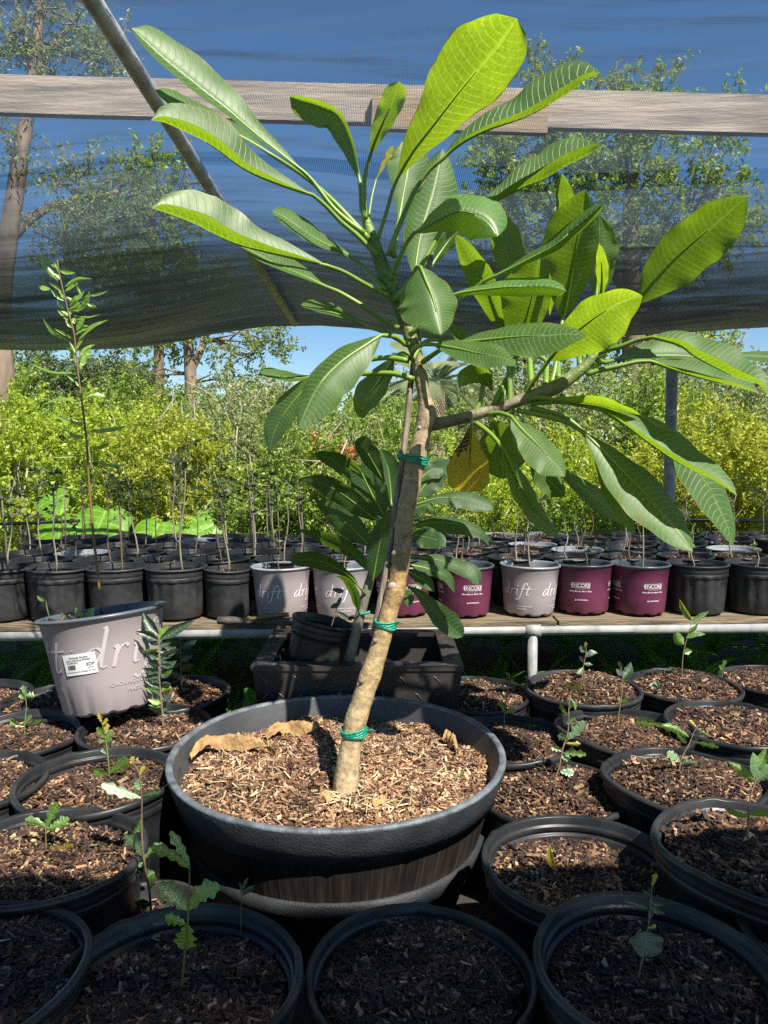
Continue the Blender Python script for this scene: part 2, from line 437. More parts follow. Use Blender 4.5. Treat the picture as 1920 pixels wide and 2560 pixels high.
M['ear'] = leaf_mat('elephant_ear_leaf', (0.15, 0.36, 0.02), (0.62, 0.9, 0.04), (0.30, 0.55, 0.09), nv=8, tf=0.5, gloss=0.03)
M['oak'] = leaf_mat('oak_leaf', (0.10, 0.22, 0.035), (0.45, 0.62, 0.04), (0.3, 0.42, 0.1), nv=7, tf=0.42, gloss=0.08)
M['oak_pale'] = leaf_mat('pale_oak_leaf', (0.17, 0.32, 0.14), (0.40, 0.56, 0.1), (0.36, 0.48, 0.2), nv=7, tf=0.35, gloss=0.10)
M['oak_dark'] = leaf_mat('bluish_leaf', (0.035, 0.075, 0.045), (0.12, 0.22, 0.06), (0.09, 0.15, 0.08), nv=9, tf=0.25, gloss=0.07)
M['oak_yellow'] = leaf_mat('yellow_bud_leaf', (0.42, 0.36, 0.03), (0.75, 0.6, 0.03), (0.5, 0.4, 0.1), nv=6)
M['lance'] = leaf_mat('lance_leaf', (0.20, 0.38, 0.05), (0.60, 0.85, 0.05), (0.30, 0.42, 0.08), nv=2, tf=0.4)
M['fern'] = foliage_mat('fern', [(0.07, 0.20, 0.03), (0.15, 0.34, 0.05), (0.10, 0.26, 0.04)], (0.4, 0.7, 0.08), 0.35)
M['whip'] = foliage_mat('whip_leaf', [(0.035, 0.07, 0.025), (0.06, 0.11, 0.035), (0.09, 0.15, 0.04)], (0.16, 0.28, 0.04), 0.3)
M['f_lime'] = foliage_mat('lime_foliage', [(0.12, 0.18, 0.03), (0.46, 0.55, 0.07), (0.35, 0.45, 0.06)], (0.75, 0.9, 0.06))
M['f_gold'] = foliage_mat('golden_foliage', [(0.11, 0.15, 0.03), (0.48, 0.50, 0.07), (0.34, 0.41, 0.06)], (0.8, 0.85, 0.06))
M['f_green'] = foliage_mat('green_foliage', [(0.08, 0.12, 0.03), (0.28, 0.38, 0.07), (0.37, 0.45, 0.09)], (0.5, 0.7, 0.08))
M['f_grey'] = foliage_mat('grey_foliage', [(0.18, 0.23, 0.09), (0.28, 0.33, 0.12), (0.37, 0.40, 0.17)], (0.45, 0.55, 0.14), 0.35)
M['f_dark'] = foliage_mat('dark_foliage', [(0.07, 0.11, 0.045), (0.13, 0.17, 0.06), (0.17, 0.22, 0.08)], (0.26, 0.34, 0.08), 0.3)
M['f_pale'] = foliage_mat('pale_foliage', [(0.16, 0.22, 0.06), (0.25, 0.31, 0.08), (0.20, 0.28, 0.06)], (0.42, 0.52, 0.1), 0.4)
M['f_palm'] = foliage_mat('palm_foliage', [(0.26, 0.31, 0.16), (0.36, 0.40, 0.22)], (0.42, 0.5, 0.2), 0.3)
M['weave'] = weave_mat('shade_weave', 0.21, 1.0)
M['weave_dense'] = weave_mat('dense_shade_weave', 0.93, 0.93)
dark_mulch = [(0.0, (0.014, 0.009, 0.007)), (0.42, (0.050, 0.027, 0.018)), (0.64, (0.14, 0.068, 0.040)), (0.82, (0.20, 0.115, 0.065)), (0.93, (0.38, 0.23, 0.12)), (1.0, (0.55, 0.42, 0.26))]
M['chips'] = chips_mat('bark_chips', dark_mulch)
M['chips_shaded'] = chips_mat('shaded_bark_chips', [(0.0, (0.014, 0.010, 0.009)), (0.45, (0.038, 0.022, 0.017)), (0.75, (0.085, 0.045, 0.032)), (0.93, (0.17, 0.11, 0.07)), (1.0, (0.40, 0.31, 0.22))])  # bark chips with the front row's shade painted into their colours
M['chips_red'] = chips_mat('red_bark_chips', [(0.0, (0.05, 0.026, 0.018)), (0.25, (0.16, 0.075, 0.042)), (0.5, (0.30, 0.15, 0.085)), (0.72, (0.42, 0.27, 0.15)), (1.0, (0.66, 0.54, 0.34))])
# ------------------------------------------------------------------ ground
def ground():
    n = 90
    xs = np.concatenate([np.linspace(-400, -12, 10), np.linspace(-11.5, 11.5, 60), np.linspace(12, 400, 10)])
    ys = np.concatenate([np.linspace(-60, -3, 6), np.linspace(-2.8, 16, 60), np.linspace(17, 700, 14)])
    v = [(x, y, 0.02 * mnoise.noise(Vector((x * 0.7, y * 0.7, 0))) * (1 if abs(x) < 12 and y < 16 else 0) - 0.012) for y in ys for x in xs]
    k = len(xs)
    f = [(j * k + i, j * k + i + 1, (j + 1) * k + i + 1, (j + 1) * k + i) for j in range(len(ys) - 1) for i in range(k - 1)]
    tag(link('ground', mesh('ground', v, f, M['ground'])), 'dark bare earth ground under the pots and bench', 'ground', kind='structure')
ground()

# ------------------------------------------------------------------ shade structure
PA, PB = P(232, 2, 2.15), P(737, 808, 6.0)          # rafter pipe, near end and far end
rdir = (PB - PA).normalized()
rafter = MB().tube([PA - rdir * 1.2, PA, PB], 0.029, 14)
tag(rafter.build('rafter_pipe', M['pipe_dark']), 'grey steel rafter pipe running away under the shade cloth', 'pipe')
def pipe_h(y):
    t = (y - PA.y) / (PB.y - PA.y)
    return PA.z + (PB.z - PA.z) * t
def rx(y):
    t = (y - PA.y) / (PB.y - PA.y)
    return PA.x + (PB.x - PA.x) * t
hem_y = PB.y + 0.05
cr_ = MB().tube([(-5.0, hem_y + .05, PB.z - .02), (-0.75, hem_y + .05, PB.z + 0.02), (2.0, hem_y + .05, PB.z + 0.06), (5.5, hem_y + .05, PB.z + .22)], 0.026, 12)
tag(cr_.build('cross_pipe', M['pipe_rust']), 'rusty white cross pipe holding the far edge of the shade cloth', 'pipe')
pt, pbm = PY(1683, 800, 6.25), PY(1672, 1262, 6.25)
post = MB().tube([(pbm.x - .01, 6.25, 0), (pbm.x, 6.25, pbm.z), (pt.x, 6.25, pt.z + .02)], 0.047, 16)
tag(post.build('post', M['pipe']), 'upright grey steel post at the right behind the hanging leaves', 'post')

def cloth(name, label, x0, x1, y0, y1, hfun, mat, nx, ny, skew=0.0):
    v, uv = [], []
    for j in range(ny + 1):
        for i in range(nx + 1):
            x = x0 + (x1 - x0) * i / nx; y = y0 + (y1 - y0) * j / ny
            v.append((x, y + skew * (x - 1.2), hfun(x, y))); uv.append((x + 10, y - y0))
    f = [(j * (nx + 1) + i, j * (nx + 1) + i + 1, (j + 1) * (nx + 1) + i + 1, (j + 1) * (nx + 1) + i) for j in range(ny) for i in range(nx)]
    return tag(link(name, mesh(name, v, f, mat, True, uv)), label, 'shade cloth')
def sheet(x, y):
    base = pipe_h(min(y, 6.1)) + 0.032
    dx = x - rx(y)
    ax = abs(dx)
    side = 1 - math.exp(-(ax / .95) ** 2)
    t = max(0.0, min(1.0, (y - 2.2) / 3.9))
    belly = 0.06 * side * math.sin(math.pi * min(1, (y - 1.6) / 4.6)) + side * 0.17 * math.exp(-((y - 5.35) / 0.55) ** 2)
    hem = 0.125 * side * t
    if x < rx(y): hem *= 1.5
    elif x > 1.0: hem *= max(0.0, 1 - (x - 1.0) * .45)
    z = base - belly - hem
    # creases fan away from the rafter and run roughly along x
    q = dx * 0.22 * (1 if dx > 0 else -1)
    fr = min(1, ax * 2)
    z += 0.011 * fr * mnoise.noise(Vector((x * 0.7, (y + q) * 8.5, 3.1)))
    z += 0.006 * fr * mnoise.noise(Vector((x * 1.3, (y + q) * 22, 7.7)))
    z += 0.02 * side * mnoise.noise(Vector((x * 0.9, y * 1.6, 1.3)))
    if y > 5.9: z -= 0.03 * (y - 5.9) / 0.2
    return z
cloth('shade_cloth', 'dark knitted shade cloth stretched overhead beyond the leaves', -4.6, 5.0, 2.18, 6.14, sheet, M['weave'], 170, 330)
cloth('shade_cloth', 'dense dark shade cloth over the nearest row of pots, overhead', -4.6, 6.0, -3.6, 0.235,
      lambda x, y: 2.56 + 0.03 * mnoise.noise(Vector((x, y * 3, 0))) + 0.05 * (x - .9) * 0, M['weave_dense'], 40, 40, 0.07)
# lumber beams lie above the cloth
def plank(name, label, a, b, hgt, dep, mat, grp=None):
    a, b = Vector(a), Vector(b)
    d = (b - a); L = d.length; d.normalize()
    s = Vector((0, 1, 0)); s = (s - d * s.dot(d)).normalized(); u = d.cross(s) * -1
    if u.z < 0: u = -u
    n = 40; v = []
    for i in range(n + 1):
        c = a + d * (L * i / n)
        w = 0.002 * mnoise.noise(Vector((c.x * 2, 0, 0)))
        for (p, q) in ((-1, -1), (1, -1), (1, 1), (-1, 1)):
            v.append(c + s * (p * dep / 2) + u * (q * hgt / 2 + w))
    f = [(i * 4 + j, i * 4 + (j + 1) % 4, i * 4 + 4 + (j + 1) % 4, i * 4 + 4 + j) for i in range(n) for j in range(4)]
    f += [(3, 2, 1, 0), (n * 4, n * 4 + 1, n * 4 + 2, n * 4 + 3)]
    o = link(name, mesh(name, v, f, mat, False)); return tag(o, label, 'beam')
bl, br = PY(-250, 232, 3.2), PY(2150, 296, 3.2)
plank('beam', 'long weathered grey lumber beam crossing above the shade cloth', bl, br, 0.152, 0.04, M['beam'])
m1, m2 = PY(930, 279, 3.155), PY(1368, 290, 3.155)
plank('beam', 'short amber splice board fixed over the middle of the grey beam', m1, m2, 0.146, 0.036, M['beam2'])

# ------------------------------------------------------------------ bench
BT = 0.517                              # top of the bench
def bfy(x): return 3.225 + 0.045 * x    # front edge
bench = thing('bench', 'long low bench of steel pipe and boards carrying rows of pots', 'bench', (0, 3.2, 0))
def bp(o):
    o.parent = bench; o.matrix_parent_inverse = Matrix.Translation(-bench.location); return o
x0, x1 = -2.6, 2.9
bp(MB().tube([(x0, bfy(x0) + .0, BT - .044), (x1, bfy(x1) + .0, BT - .044)], 0.0215, 14).build('rail', M['pipe']))
bp(MB().tube([(x0, bfy(x0) + 1.55, BT - .044), (x1, bfy(x1) + 1.55, BT - .044)], 0.024, 10).build('rail', M['pipe']))
random.seed(3)
for k in range(11):
    yy = 0.058 + k * 0.142
    cuts = [x0, -1.0 + random.uniform(-.3, .3), 0.75 + random.uniform(-.3, .3), x1]
    for i in range(3):
        a, b = cuts[i] + .006, cuts[i + 1] - .006
        y_ = yy + random.uniform(-.006, .006)
        mb = MB(); n = 16
        for q in range(n + 1):
            x = a + (b - a) * q / n
            w = 0.003 * mnoise.noise(Vector((x * 2, k * 3.3, i)))
            e = 0.004 * mnoise.noise(Vector((x * 9, k * 3.3, i)))
            yb = bfy(x) + y_
            mb.v += [(x, yb - .066 + e, BT - .020 + w), (x, yb + .066, BT - .020 + w), (x, yb + .066, BT - .002 + w), (x, yb - .066 + e, BT - .002 + w)]
        mb.f += [(q * 4 + j, q * 4 + (j + 1) % 4, q * 4 + 4 + (j + 1) % 4, q * 4 + 4 + j) for q in range(n) for j in range(4)]
        mb.f += [(3, 2, 1, 0), (n * 4, n * 4 + 1, n * 4 + 2, n * 4 + 3)]
        bp(mb.build('board', M['board'], smooth=False))
for x in (-2.35, 0.665, 2.5):
    for dy in (0.0, 1.55):
        bp(MB().tube([(x, bfy(x) + dy, 0), (x, bfy(x) + dy, BT - .066)], 0.022, 14).build('leg', M['pipe']))
        bp(MB().tube([(x - .034, bfy(x) + dy, BT - .044), (x + .034, bfy(x) + dy, BT - .044)], 0.0285, 14).build('collar', M['pipe']))
# pieces of cane resting on the bench edge
c1, c2 = P(545, 1551, 3.10), P(800, 1556, 3.06)
mb = MB(); pts = [c1.lerp(c2, t / 16) for t in range(17)]
mb.tube(pts, [0.016 * (1.15 if i % 5 == 2 else 1) for i in range(17)], 10)
tag(mb.build('bamboo_pole', M['bamboo']), 'short dark knotted bamboo pole along the bench edge left of the tilted pot', 'pole')
c1, c2 = P(612, 1549, 3.02), P(722, 1536, 3.10)
mb = MB().tube([c1, c1.lerp(c2, .5) + Vector((0, 0, .002)), c2], [0.005, 0.011, 0.010], 10)
tag(mb.build('leaf_stub', M['lance']), 'cut green leaf stalk lying on the bench edge beside the bamboo', 'stalk')

# ------------------------------------------------------------------ mulch chips
BOXF = np.array([(0, 2, 3, 1), (4, 5, 7, 6), (0, 1, 5, 4), (2, 6, 7, 3), (0, 4, 6, 2), (1, 3, 7, 5)])
BOXV = np.array([(x, y, z) for z in (-.5, .5) for y in (-.5, .5) for x in (-.5, .5)], dtype=float)
def mound(x, y, Rr, amp, seed, lean=0.0):
    d = math.hypot(x, y) / Rr
    return amp * (1 - d * d) + 0.010 * mnoise.noise(Vector((x * 14, y * 14, seed))) + 0.018 * mnoise.noise(Vector((x * 5, y * 5, seed + 5))) + lean * x
def chips(name, n, Rr, amp, seed, mat, big=1.0, lean=0.0):
    rng = np.random.default_rng(seed)
    r = Rr * np.sqrt(rng.random(n)); th = rng.random(n) * 2 * math.pi
    x, y = r * np.cos(th), r * np.sin(th)
    z = np.array([mound(a, b, Rr, amp, seed, lean) for a, b in zip(x, y)]) + rng.random(n) * 0.012
    k = rng.random(n)
    L = (0.0045 + 0.027 * k ** 4.2) * big; W = L * np.where(k > .9, rng.uniform(0.12, 0.35, n), rng.uniform(0.2, 0.6, n)); T = rng.uniform(0.0012, 0.0035, n) * big
    V = BOXV[None] * np.stack([L, W, T], 1)[:, None, :]
    # taper ends so chips look split, not sawn
    tp = rng.uniform(0.25, 1.0, (n, 1)); endm = (BOXV[None, :, 0] > 0)
    V[:, :, 1] *= np.where(endm, tp, 1.0)
    V[:, :, 0] += V[:, :, 1] * rng.uniform(-.8, .8, (n, 1))
    V[:, :, 2] += (V[:, :, 0] ** 2) * rng.uniform(-12, 12, (n, 1))
    yaw = rng.random(n) * 2 * math.pi; pit = rng.normal(0, 0.40, n); rol = rng.normal(0, 0.5, n)
    cy, sy, cx, sx_, cr, sr = np.cos(yaw), np.sin(yaw), np.cos(pit), np.sin(pit), np.cos(rol), np.sin(rol)
    X, Y, Z = V[..., 0], V[..., 1], V[..., 2]
    Y, Z = Y * cr[:, None] - Z * sr[:, None], Y * sr[:, None] + Z * cr[:, None]
    X, Z = X * cx[:, None] + Z * sx_[:, None], -X * sx_[:, None] + Z * cx[:, None]
    X, Y = X * cy[:, None] - Y * sy[:, None], X * sy[:, None] + Y * cy[:, None]
    V = np.stack([X + x[:, None], Y + y[:, None], Z + z[:, None]], -1).reshape(-1, 3)
    F = (BOXF[None] + (np.arange(n) * 8)[:, None, None]).reshape(-1, 4)
    # soil surface beneath, one extra material
    m, rr = 40, 14
    sv = [(0, 0, mound(0, 0, Rr, amp, seed, lean))]
    for i in range(1, rr + 1):
        for j in range(m):
            a = 2 * math.pi * j / m; q = Rr * 1.03 * i / rr
            sv.append((q * math.cos(a), q * math.sin(a), mound(q * math.cos(a), q * math.sin(a), Rr, amp, seed, lean)))
    sf = []
    for j in range(m): sf.append((0, 1 + j, 1 + (j + 1) % m, 0))
    for i in range(rr - 1):
        for j in range(m):
            sf.append((1 + i * m + j, 1 + (i + 1) * m + j, 1 + (i + 1) * m + (j + 1) % m, 1 + i * m + (j + 1) % m))
    sf = [f for f in sf]
    nv = len(V)
    me = bpy.data.meshes.new(name)
    allf = [tuple(a) for a in F.tolist()] + [tuple(nv + i for i in (f[:3] if f[0] == f[3] else f)) for f in sf]
    me.from_pydata(np.vstack([V, np.array(sv)]).tolist(), [], allf)
    me.materials.append(mat); me.materials.append(M['soil'])
    mi = np.zeros(len(me.polygons), dtype=np.int32); mi[len(F):] = 1
    me.polygons.foreach_set('material_index', mi)
    me.update()
    return me
POT_MULCH = [chips('mulch', 6500, 0.181, 0.012 + 0.008 * i, 20 + i, M['chips'], 1.05 + 0.12 * (i % 3), lean=(-.06, .05, 0, .08, -.03)[i]) for i in range(5)]
SHADED_MULCH = [chips('mulch', 6500, 0.181, 0.014, 40 + i, M['chips_shaded'], 1.1) for i in range(2)]
BENCH_MULCH = [chips('mulch', 700, 0.118, 0.008, 60 + i, M['chips'], 0.95) for i in range(2)]

# ------------------------------------------------------------------ lettering
def text_poly(body, size, shear=0.0, space=1.0, bold=0.0):
    cu = bpy.data.curves.new('lettering', 'FONT')
    cu.body = body; cu.size = size; cu.shear = shear; cu.space_character = space; cu.offset = bold
    cu.align_x = 'CENTER'; cu.resolution_u = 3
    o = bpy.data.objects.new('lettering_source', cu); C.objects.link(o)
    dg = bpy.context.evaluated_depsgraph_get()
    me = o.evaluated_get(dg).to_mesh()
    v = [(a.co.x, a.co.y) for a in me.vertices]; f = [tuple(p.vertices) for p in me.polygons]
    o.evaluated_get(dg).to_mesh_clear()
    bpy.data.objects.remove(o); bpy.data.curves.remove(cu)
    return v, f
def stroke(pts, w0, w1=None, n=14):
    c = catmull(pts, n); v, f = [], []
    for i, p in enumerate(c):
        t = c[min(i + 1, n)] - c[max(i - 1, 0)]; L = np.linalg.norm(t) or 1
        nx, ny = -t[1] / L, t[0] / L
        # broad-nib pen: width depends on stroke direction
        w = w0 * (0.35 + 0.65 * abs(t[1] / L)) if w1 is None else w0 + (w1 - w0) * i / n
        v += [(p[0] + nx * w / 2, p[1] + ny * w / 2), (p[0] - nx * w / 2, p[1] - ny * w / 2)]
    f = [(2 * i, 2 * i + 1, 2 * i + 3, 2 * i + 2) for i in range(n)]
    return v, f
def script_word(s):
    """the calligraphic four-stroke word: d r i f t"""
    parts = [stroke([(.85, .80), (.6, 1.0), (.3, .9), (.08, .5), (.1, .15), (.32, .0), (.6, .25), (.85, .75)], .17, n=22),
             stroke([(.78, 1.85), (.92, 1.9), (.9, 1.2), (.86, .3), (.95, .02), (1.12, .12)], .17),
             stroke([(1.35, .9), (1.5, 1.0), (1.48, .5), (1.45, 0)], .17), stroke([(1.48, .5), (1.62, .85), (1.85, 1.0), (2.0, .86)], .16),
             stroke([(2.3, .85), (2.45, 1.0), (2.4, .4), (2.45, .04), (2.65, .1)], .17),
             stroke([(3.75, 1.75), (3.6, 1.9), (3.35, 1.75), (3.2, 1.0), (3.1, 0), (3.0, -.5), (2.75, -.72), (2.5, -.55)], .17, n=24),
             stroke([(2.85, 1.0), (3.6, 1.0), (4.55, 1.0)], .10, .10), stroke([(4.1, 1.45), (4.0, .8), (3.95, .15), (4.1, .0), (4.35, .15)], .17)]
    for (cx, cy, r) in ((2.42, 1.42, .11), (3.72, 1.68, .12), (4.95, 1.0, .05)):
        parts.append(([(cx + r * math.cos(a * .785), cy + r * math.sin(a * .785)) for a in range(8)], [tuple(range(8))]))
    V, F = [], []
    for v, f in parts:
        k = len(V)
        V += [((x + 0.22 * y - 2.5) * s, y * s) for x, y in v]; F += [tuple(i + k for i in q) for q in f]
    return V, F
def rect(x, y, w, h): return [(x, y), (x + w, y), (x + w, y + h), (x, y + h)], [(0, 1, 2, 3)]
def frame2d(x, y, w, h, t):
    V, F = [], []
    for (v, f) in (rect(x, y, w, t), rect(x, y + h - t, w, t), rect(x, y + t, t, h - 2 * t), rect(x + w - t, y + t, t, h - 2 * t)):
        k = len(V); V += v; F += [tuple(i + k for i in q) for q in f]
    return V, F
def subdiv_x(V, F, step):
    """cut long flat pieces so that they can follow a round wall"""
    out_v, out_f = [], []
    for f in F:
        p = [V[i] for i in f]
        xs = [q[0] for q in p]; L = max(xs) - min(xs)
        if len(p) == 4 and L > step:
            n = int(L / step) + 1
            a, b, c, d = p
            if abs(b[0] - a[0]) < abs(c[0] - b[0]): a, b, c, d = b, c, d, a
            for i in range(n):
                t0, t1 = i / n, (i + 1) / n
                k = len(out_v)
                out_v += [(a[0] + (b[0] - a[0]) * t0, a[1] + (b[1] - a[1]) * t0), (a[0] + (b[0] - a[0]) * t1, a[1] + (b[1] - a[1]) * t1),
                          (d[0] + (c[0] - d[0]) * t1, d[1] + (c[1] - d[1]) * t1), (d[0] + (c[0] - d[0]) * t0, d[1] + (c[1] - d[1]) * t0)]
                out_f.append((k, k + 1, k + 2, k + 3))
        else:
            k = len(out_v); out_v += p; out_f.append(tuple(range(k, k + len(p))))
    return out_v, out_f
def wrap(items, rfun, off, name, mat, rot=0.0):
    """items: (V,F,x,h,reps)  ->  lettering bent onto a round wall"""
    VV, FF = [], []
    for (V, F, x, h, angs) in items:
        V, F = subdiv_x(V, F, 0.012)
        for a0 in angs:
            k = len(VV)
            for (px, py) in V:
                if rot: px, py = px * math.cos(rot) - py * math.sin(rot), px * math.sin(rot) + py * math.cos(rot)
                hh = h + py; r = rfun(hh) + off; th = (x + px) / rfun(h) + a0
                VV.append((r * math.sin(th), -r * math.cos(th), hh))
            FF += [tuple(i + k for i in f) for f in F]
    return mesh(name, VV, FF, mat, False)

# ------------------------------------------------------------------ pots
def pot_profile(H, rb, rt, lip=0.011, lip_h=0.016, wall=0.004, depth=0.13, steps=True):
    def ro(z): return rb + (rt - lip - rb) * (z / H)
    o = [(0.0, 0.006), (rb * 0.9, 0.006), (rb, 0.014), (ro(H * .35), H * .35), (ro(H * .7), H * .7)]
    if steps: o += [(ro(H - .062), H - .062), (ro(H - .06) + .005, H - .058), (ro(H - .045) + .005, H - .045), (ro(H - .043) + .002, H - .041), (ro(H - .03) + .006, H - .030)]
    o += [(rt - lip, H - lip_h - .004), (rt - .002, H - lip_h), (rt, H - lip_h * .5), (rt - .003, H - .001), (rt - lip * .6, H), (rt - lip - wall, H - .002),
          (rt - lip - wall - .001, H - .02)]
    if steps: o += [(rt - lip - wall - .007, H - .023), (rt - lip - wall - .007, H - .034), (rt - lip - wall - .004, H - .036), (rt - lip - wall - .0045, H - .040), (rt - lip - wall - .012, H - .043)]
    o += [(ro(H - depth) - wall - .006, H - depth), (0.0, H - depth - .004)]
    # keep every step of the moulding crisp: two loops close to each corner
    q = [o[0]]
    for i in range(1, len(o) - 1):
        a, b, c = o[i - 1], o[i], o[i + 1]
        for s_ in (a, c):
            L = math.hypot(s_[0] - b[0], s_[1] - b[1]) or 1; k = min(.0012 / L, .3)
            q.append((b[0] + (s_[0] - b[0]) * k, b[1] + (s_[1] - b[1]) * k))
    q.append(o[-1])
    return q, ro
def squash(e, ang, wob, seed, tabs=True, H=0.38, sq=0.0, bump=0.0):
    def fn(x, y, z, w):
        k = z / H
        r = 1 + e * math.cos(2 * (w - ang)) * k + sq * math.cos(4 * (w - ang)) * k + 0.006 * math.sin(3 * w + seed) * k
        zz = z
        if z > H - .06: zz += wob * math.sin(2 * w + seed) + wob * .6 * math.sin(3 * w + seed * 2)
        if tabs and z > H - .02:
            for c_ in (0.4, 2.5, 4.6):
                d = abs((w - c_ - seed + math.pi) % (2 * math.pi) - math.pi)
                if d < .07: zz += .003; r *= 1.006
        return x * r, y * r, zz
    return fn
def ribbed(n, amp, H):
    def fn(x, y, z, w):
        k = 1.0
        if H * .08 < z < H * .80:
            s = math.cos(n * w)
            k = 1 + amp * (1 if s > .3 else (-1 if s < -.3 else s / .3))
        return x * k, y * k, z
    return fn

def ground_pot(cx, cy, w, label, e=0.0, ang=0.0, sq=0.0, wob=0.002, seed=0, variant=0, drop=0.07, D=0.43, mat='black_plastic', bands=False):
    z = D * FPX / w
    p = P(cx, cy, z)
    H = max(0.2, p.z); drop -= .024
    t = thing('potted_seedling', label, 'potted plant', (p.x, p.y, 0), group='black nursery pots standing on the ground')
    prof, ro = pot_profile(H, D / 2 * .80, D / 2, depth=drop + .05)
    o = MB().lathe(prof, 72, fn=squash(e, ang, wob, seed, True, H, sq)).build('pot', M[mat], t)
    m = link('mulch', SHADED_MULCH[variant % 2] if cy > 2250 else POT_MULCH[variant % 5], t, loc=(0, 0, H - drop), rot=(0, 0, seed * 1.7))
    k = (D / .43)
    m.scale = (k * (1 + e * .8) if abs(math.cos(ang)) > .7 else k * (1 - e * .8), k * (1 - e * .8) if abs(math.cos(ang)) > .7 else k * (1 + e * .8), k)
    if abs(e) > .01: m.rotation_euler = (0, 0, 0)
    return t, z, H - drop
# ------------------------------------------------------------------ leaf builder
def prof_obovate(u): return (u ** 0.95) * max(0.0, 1 - u ** 3.4) ** 0.55 / 0.62
def prof_lance(u): return math.sin(math.pi * min(1, u) ** 0.85) ** 0.9
def prof_mid(u): return (u ** 0.78) * max(0.0, 1 - u ** 1.7) ** 0.80 / 0.437
def prof_pear(u): return (u ** 0.9) * max(0.0, 1 - u ** 5) ** 0.5 / 0.68
def prof_oak(u): return (0.12 + 0.88 * u ** 0.8) * max(0, 1 - u ** 3.0) ** 0.5 / 0.75 * (1 + 0.30 * math.cos(2 * math.pi * (u * 3.6 + .35))) / 1.15
def prof_heart(u): return max(0, 1 - ((u - .33) / .67) ** 2) ** 0.6 if u > .33 else (max(0.0, 1 - ((.33 - u) / .36) ** 2) ** .5)
def leaf_mesh(name, mid, z0, z1, aL, aR, mat, sL=1, sR=-1, W=72, prof=prof_obovate, n=26, m=5, wav=3.0, curl=0.0, to=None, seed=None, zmid=0.0):
    """mid: midrib in photo pixels, base to tip; z0,z1 depth of base and tip; aL,aR: how far each half reaches to the left and right of
    the midrib in pixels (negative: folded over the other half); sL,sR: +1 the half's edge lies farther away, -1 nearer"""
    seed = random.random() * 50 if seed is None else seed
    c = catmull(mid, n)
    V, UV = [], []
    back = to
    for i in range(n + 1):
        u = i / n
        z = z0 + (z1 - z0) * u + zmid * math.sin(math.pi * u)
        t = c[min(i + 1, n)] - c[max(i - 1, 0)]; t /= (np.linalg.norm(t) or 1)
        lx, ly = t[1], -t[0]
        w = prof(u)
        for j in range(-m, m + 1):
            v = abs(j) / m
            a, s = (aL, sL) if j < 0 else (aR, sR)
            Wd = math.sqrt(max(0, max(W, abs(a)) ** 2 - a * a)) * z / FPX
            off = a * 1.22 * w * (v + 0.10 * math.sin(math.pi * v)) * (1 + (0.05 * math.sin(u * 11 + seed) + 0.035 * math.sin(u * 23 + seed * 3 + j)) * v)
            dep = s * Wd * w * (v ** 1.1)
            ripple = wav * v * v * w * (math.sin(u * 17 + seed + (0 if j < 0 else 2)) + .6 * math.sin(u * 31 + seed * 2)) * z / FPX
            dep += ripple
            if curl: dep += curl * u ** 4 * z / FPX
            sg = -1 if j < 0 else 1
            # left of walking direction is (ly..): a>0 on the left half moves to +left
            q = off * (1 if j < 0 else -1)
            x, y = c[i][0] + lx * q, c[i][1] + ly * q
            # fine lift between side veins
            V.append(P(x, y, z + dep)); UV.append((u, 0.5 + 0.5 * j / m))
    k = 2 * m + 1
    if to is not None: V = [to @ p for p in V]
    F = [(i * k + j, i * k + j + 1, (i + 1) * k + j + 1, (i + 1) * k + j) for i in range(n) for j in range(2 * m)]
    return mesh(name, V, F, mat, True, UV)
def stem_path(pts, n=None):
    """pts: (px,py,z) list -> smooth world path"""
    c = catmull(pts, n or max(6, 5 * len(pts)))
    return [P(a[0], a[1], a[2]) for a in c]

# ------------------------------------------------------------------ half barrel planter
bz = 2.09
bc = P(845, 1872, bz); BH = bc.z; BR = 0.462
tub = thing('potted_plumeria', 'tall plumeria with huge leaves growing in a wide dark half barrel', 'potted plant', (bc.x, bc.y, 0))
def bw(z): return 0.335 + (BR - 0.335) * (z / BH) ** 0.85
def bfn(x, y, z, w):
    return x, y, z + 0.002 * math.sin(3 * w)
mb = MB().lathe([(0, .01), (bw(0) - .01, .01)] + [(bw(z) - .008, z) for z in np.linspace(.012, BH - .008, 14)], 180, fn=bfn)
# stave seams
def staves(V):
    out = []
    for (x, y, z) in V:
        w = math.atan2(y, x); s = abs(((w * 28 / (2 * math.pi)) % 1) - .5) * 2
        r = math.hypot(x, y); k = (1 - (0.004 / r if r > .1 and s > .93 else 0))
        out.append((x * k, y * k, z))
    return out
mb.v = staves(mb.v)
m_, nt, out = newmat('barrel_wood')
p_ = N(nt, 'BsdfPrincipled'); tc = N(nt, 'TexCoord'); sx = N(nt, 'SeparateXYZ'); nt.links.new(tc.outputs['Object'], sx.inputs[0])
ang = math_n(nt, 'ARCTAN2', sx.outputs[1], sx.outputs[0])
cx = N(nt, 'CombineXYZ'); nt.links.new(math_n(nt, 'MULTIPLY', ang, 0.42), cx.inputs[0]); nt.links.new(math_n(nt, 'MULTIPLY', sx.outputs[2], 0.05), cx.inputs[2])
nz = N(nt, 'TexNoise'); nz.inputs['Scale'].default_value = 120; nz.inputs['Detail'].default_value = 4; nt.links.new(cx.outputs[0], nz.inputs[0])
nz2 = N(nt, 'TexNoise'); nz2.inputs['Scale'].default_value = 9; nt.links.new(cx.outputs[0], nz2.inputs[0])
rp = ramp(nt, [(0.3, (0.008, 0.007, 0.006)), (0.55, (0.026, 0.020, 0.017)), (0.75, (0.060, 0.046, 0.037))]); nt.links.new(nz.outputs[0], rp.inputs[0])
mx = N(nt, 'Mix', data_type='RGBA', blend_type='MULTIPLY'); mx.inputs[0].default_value = 0.6
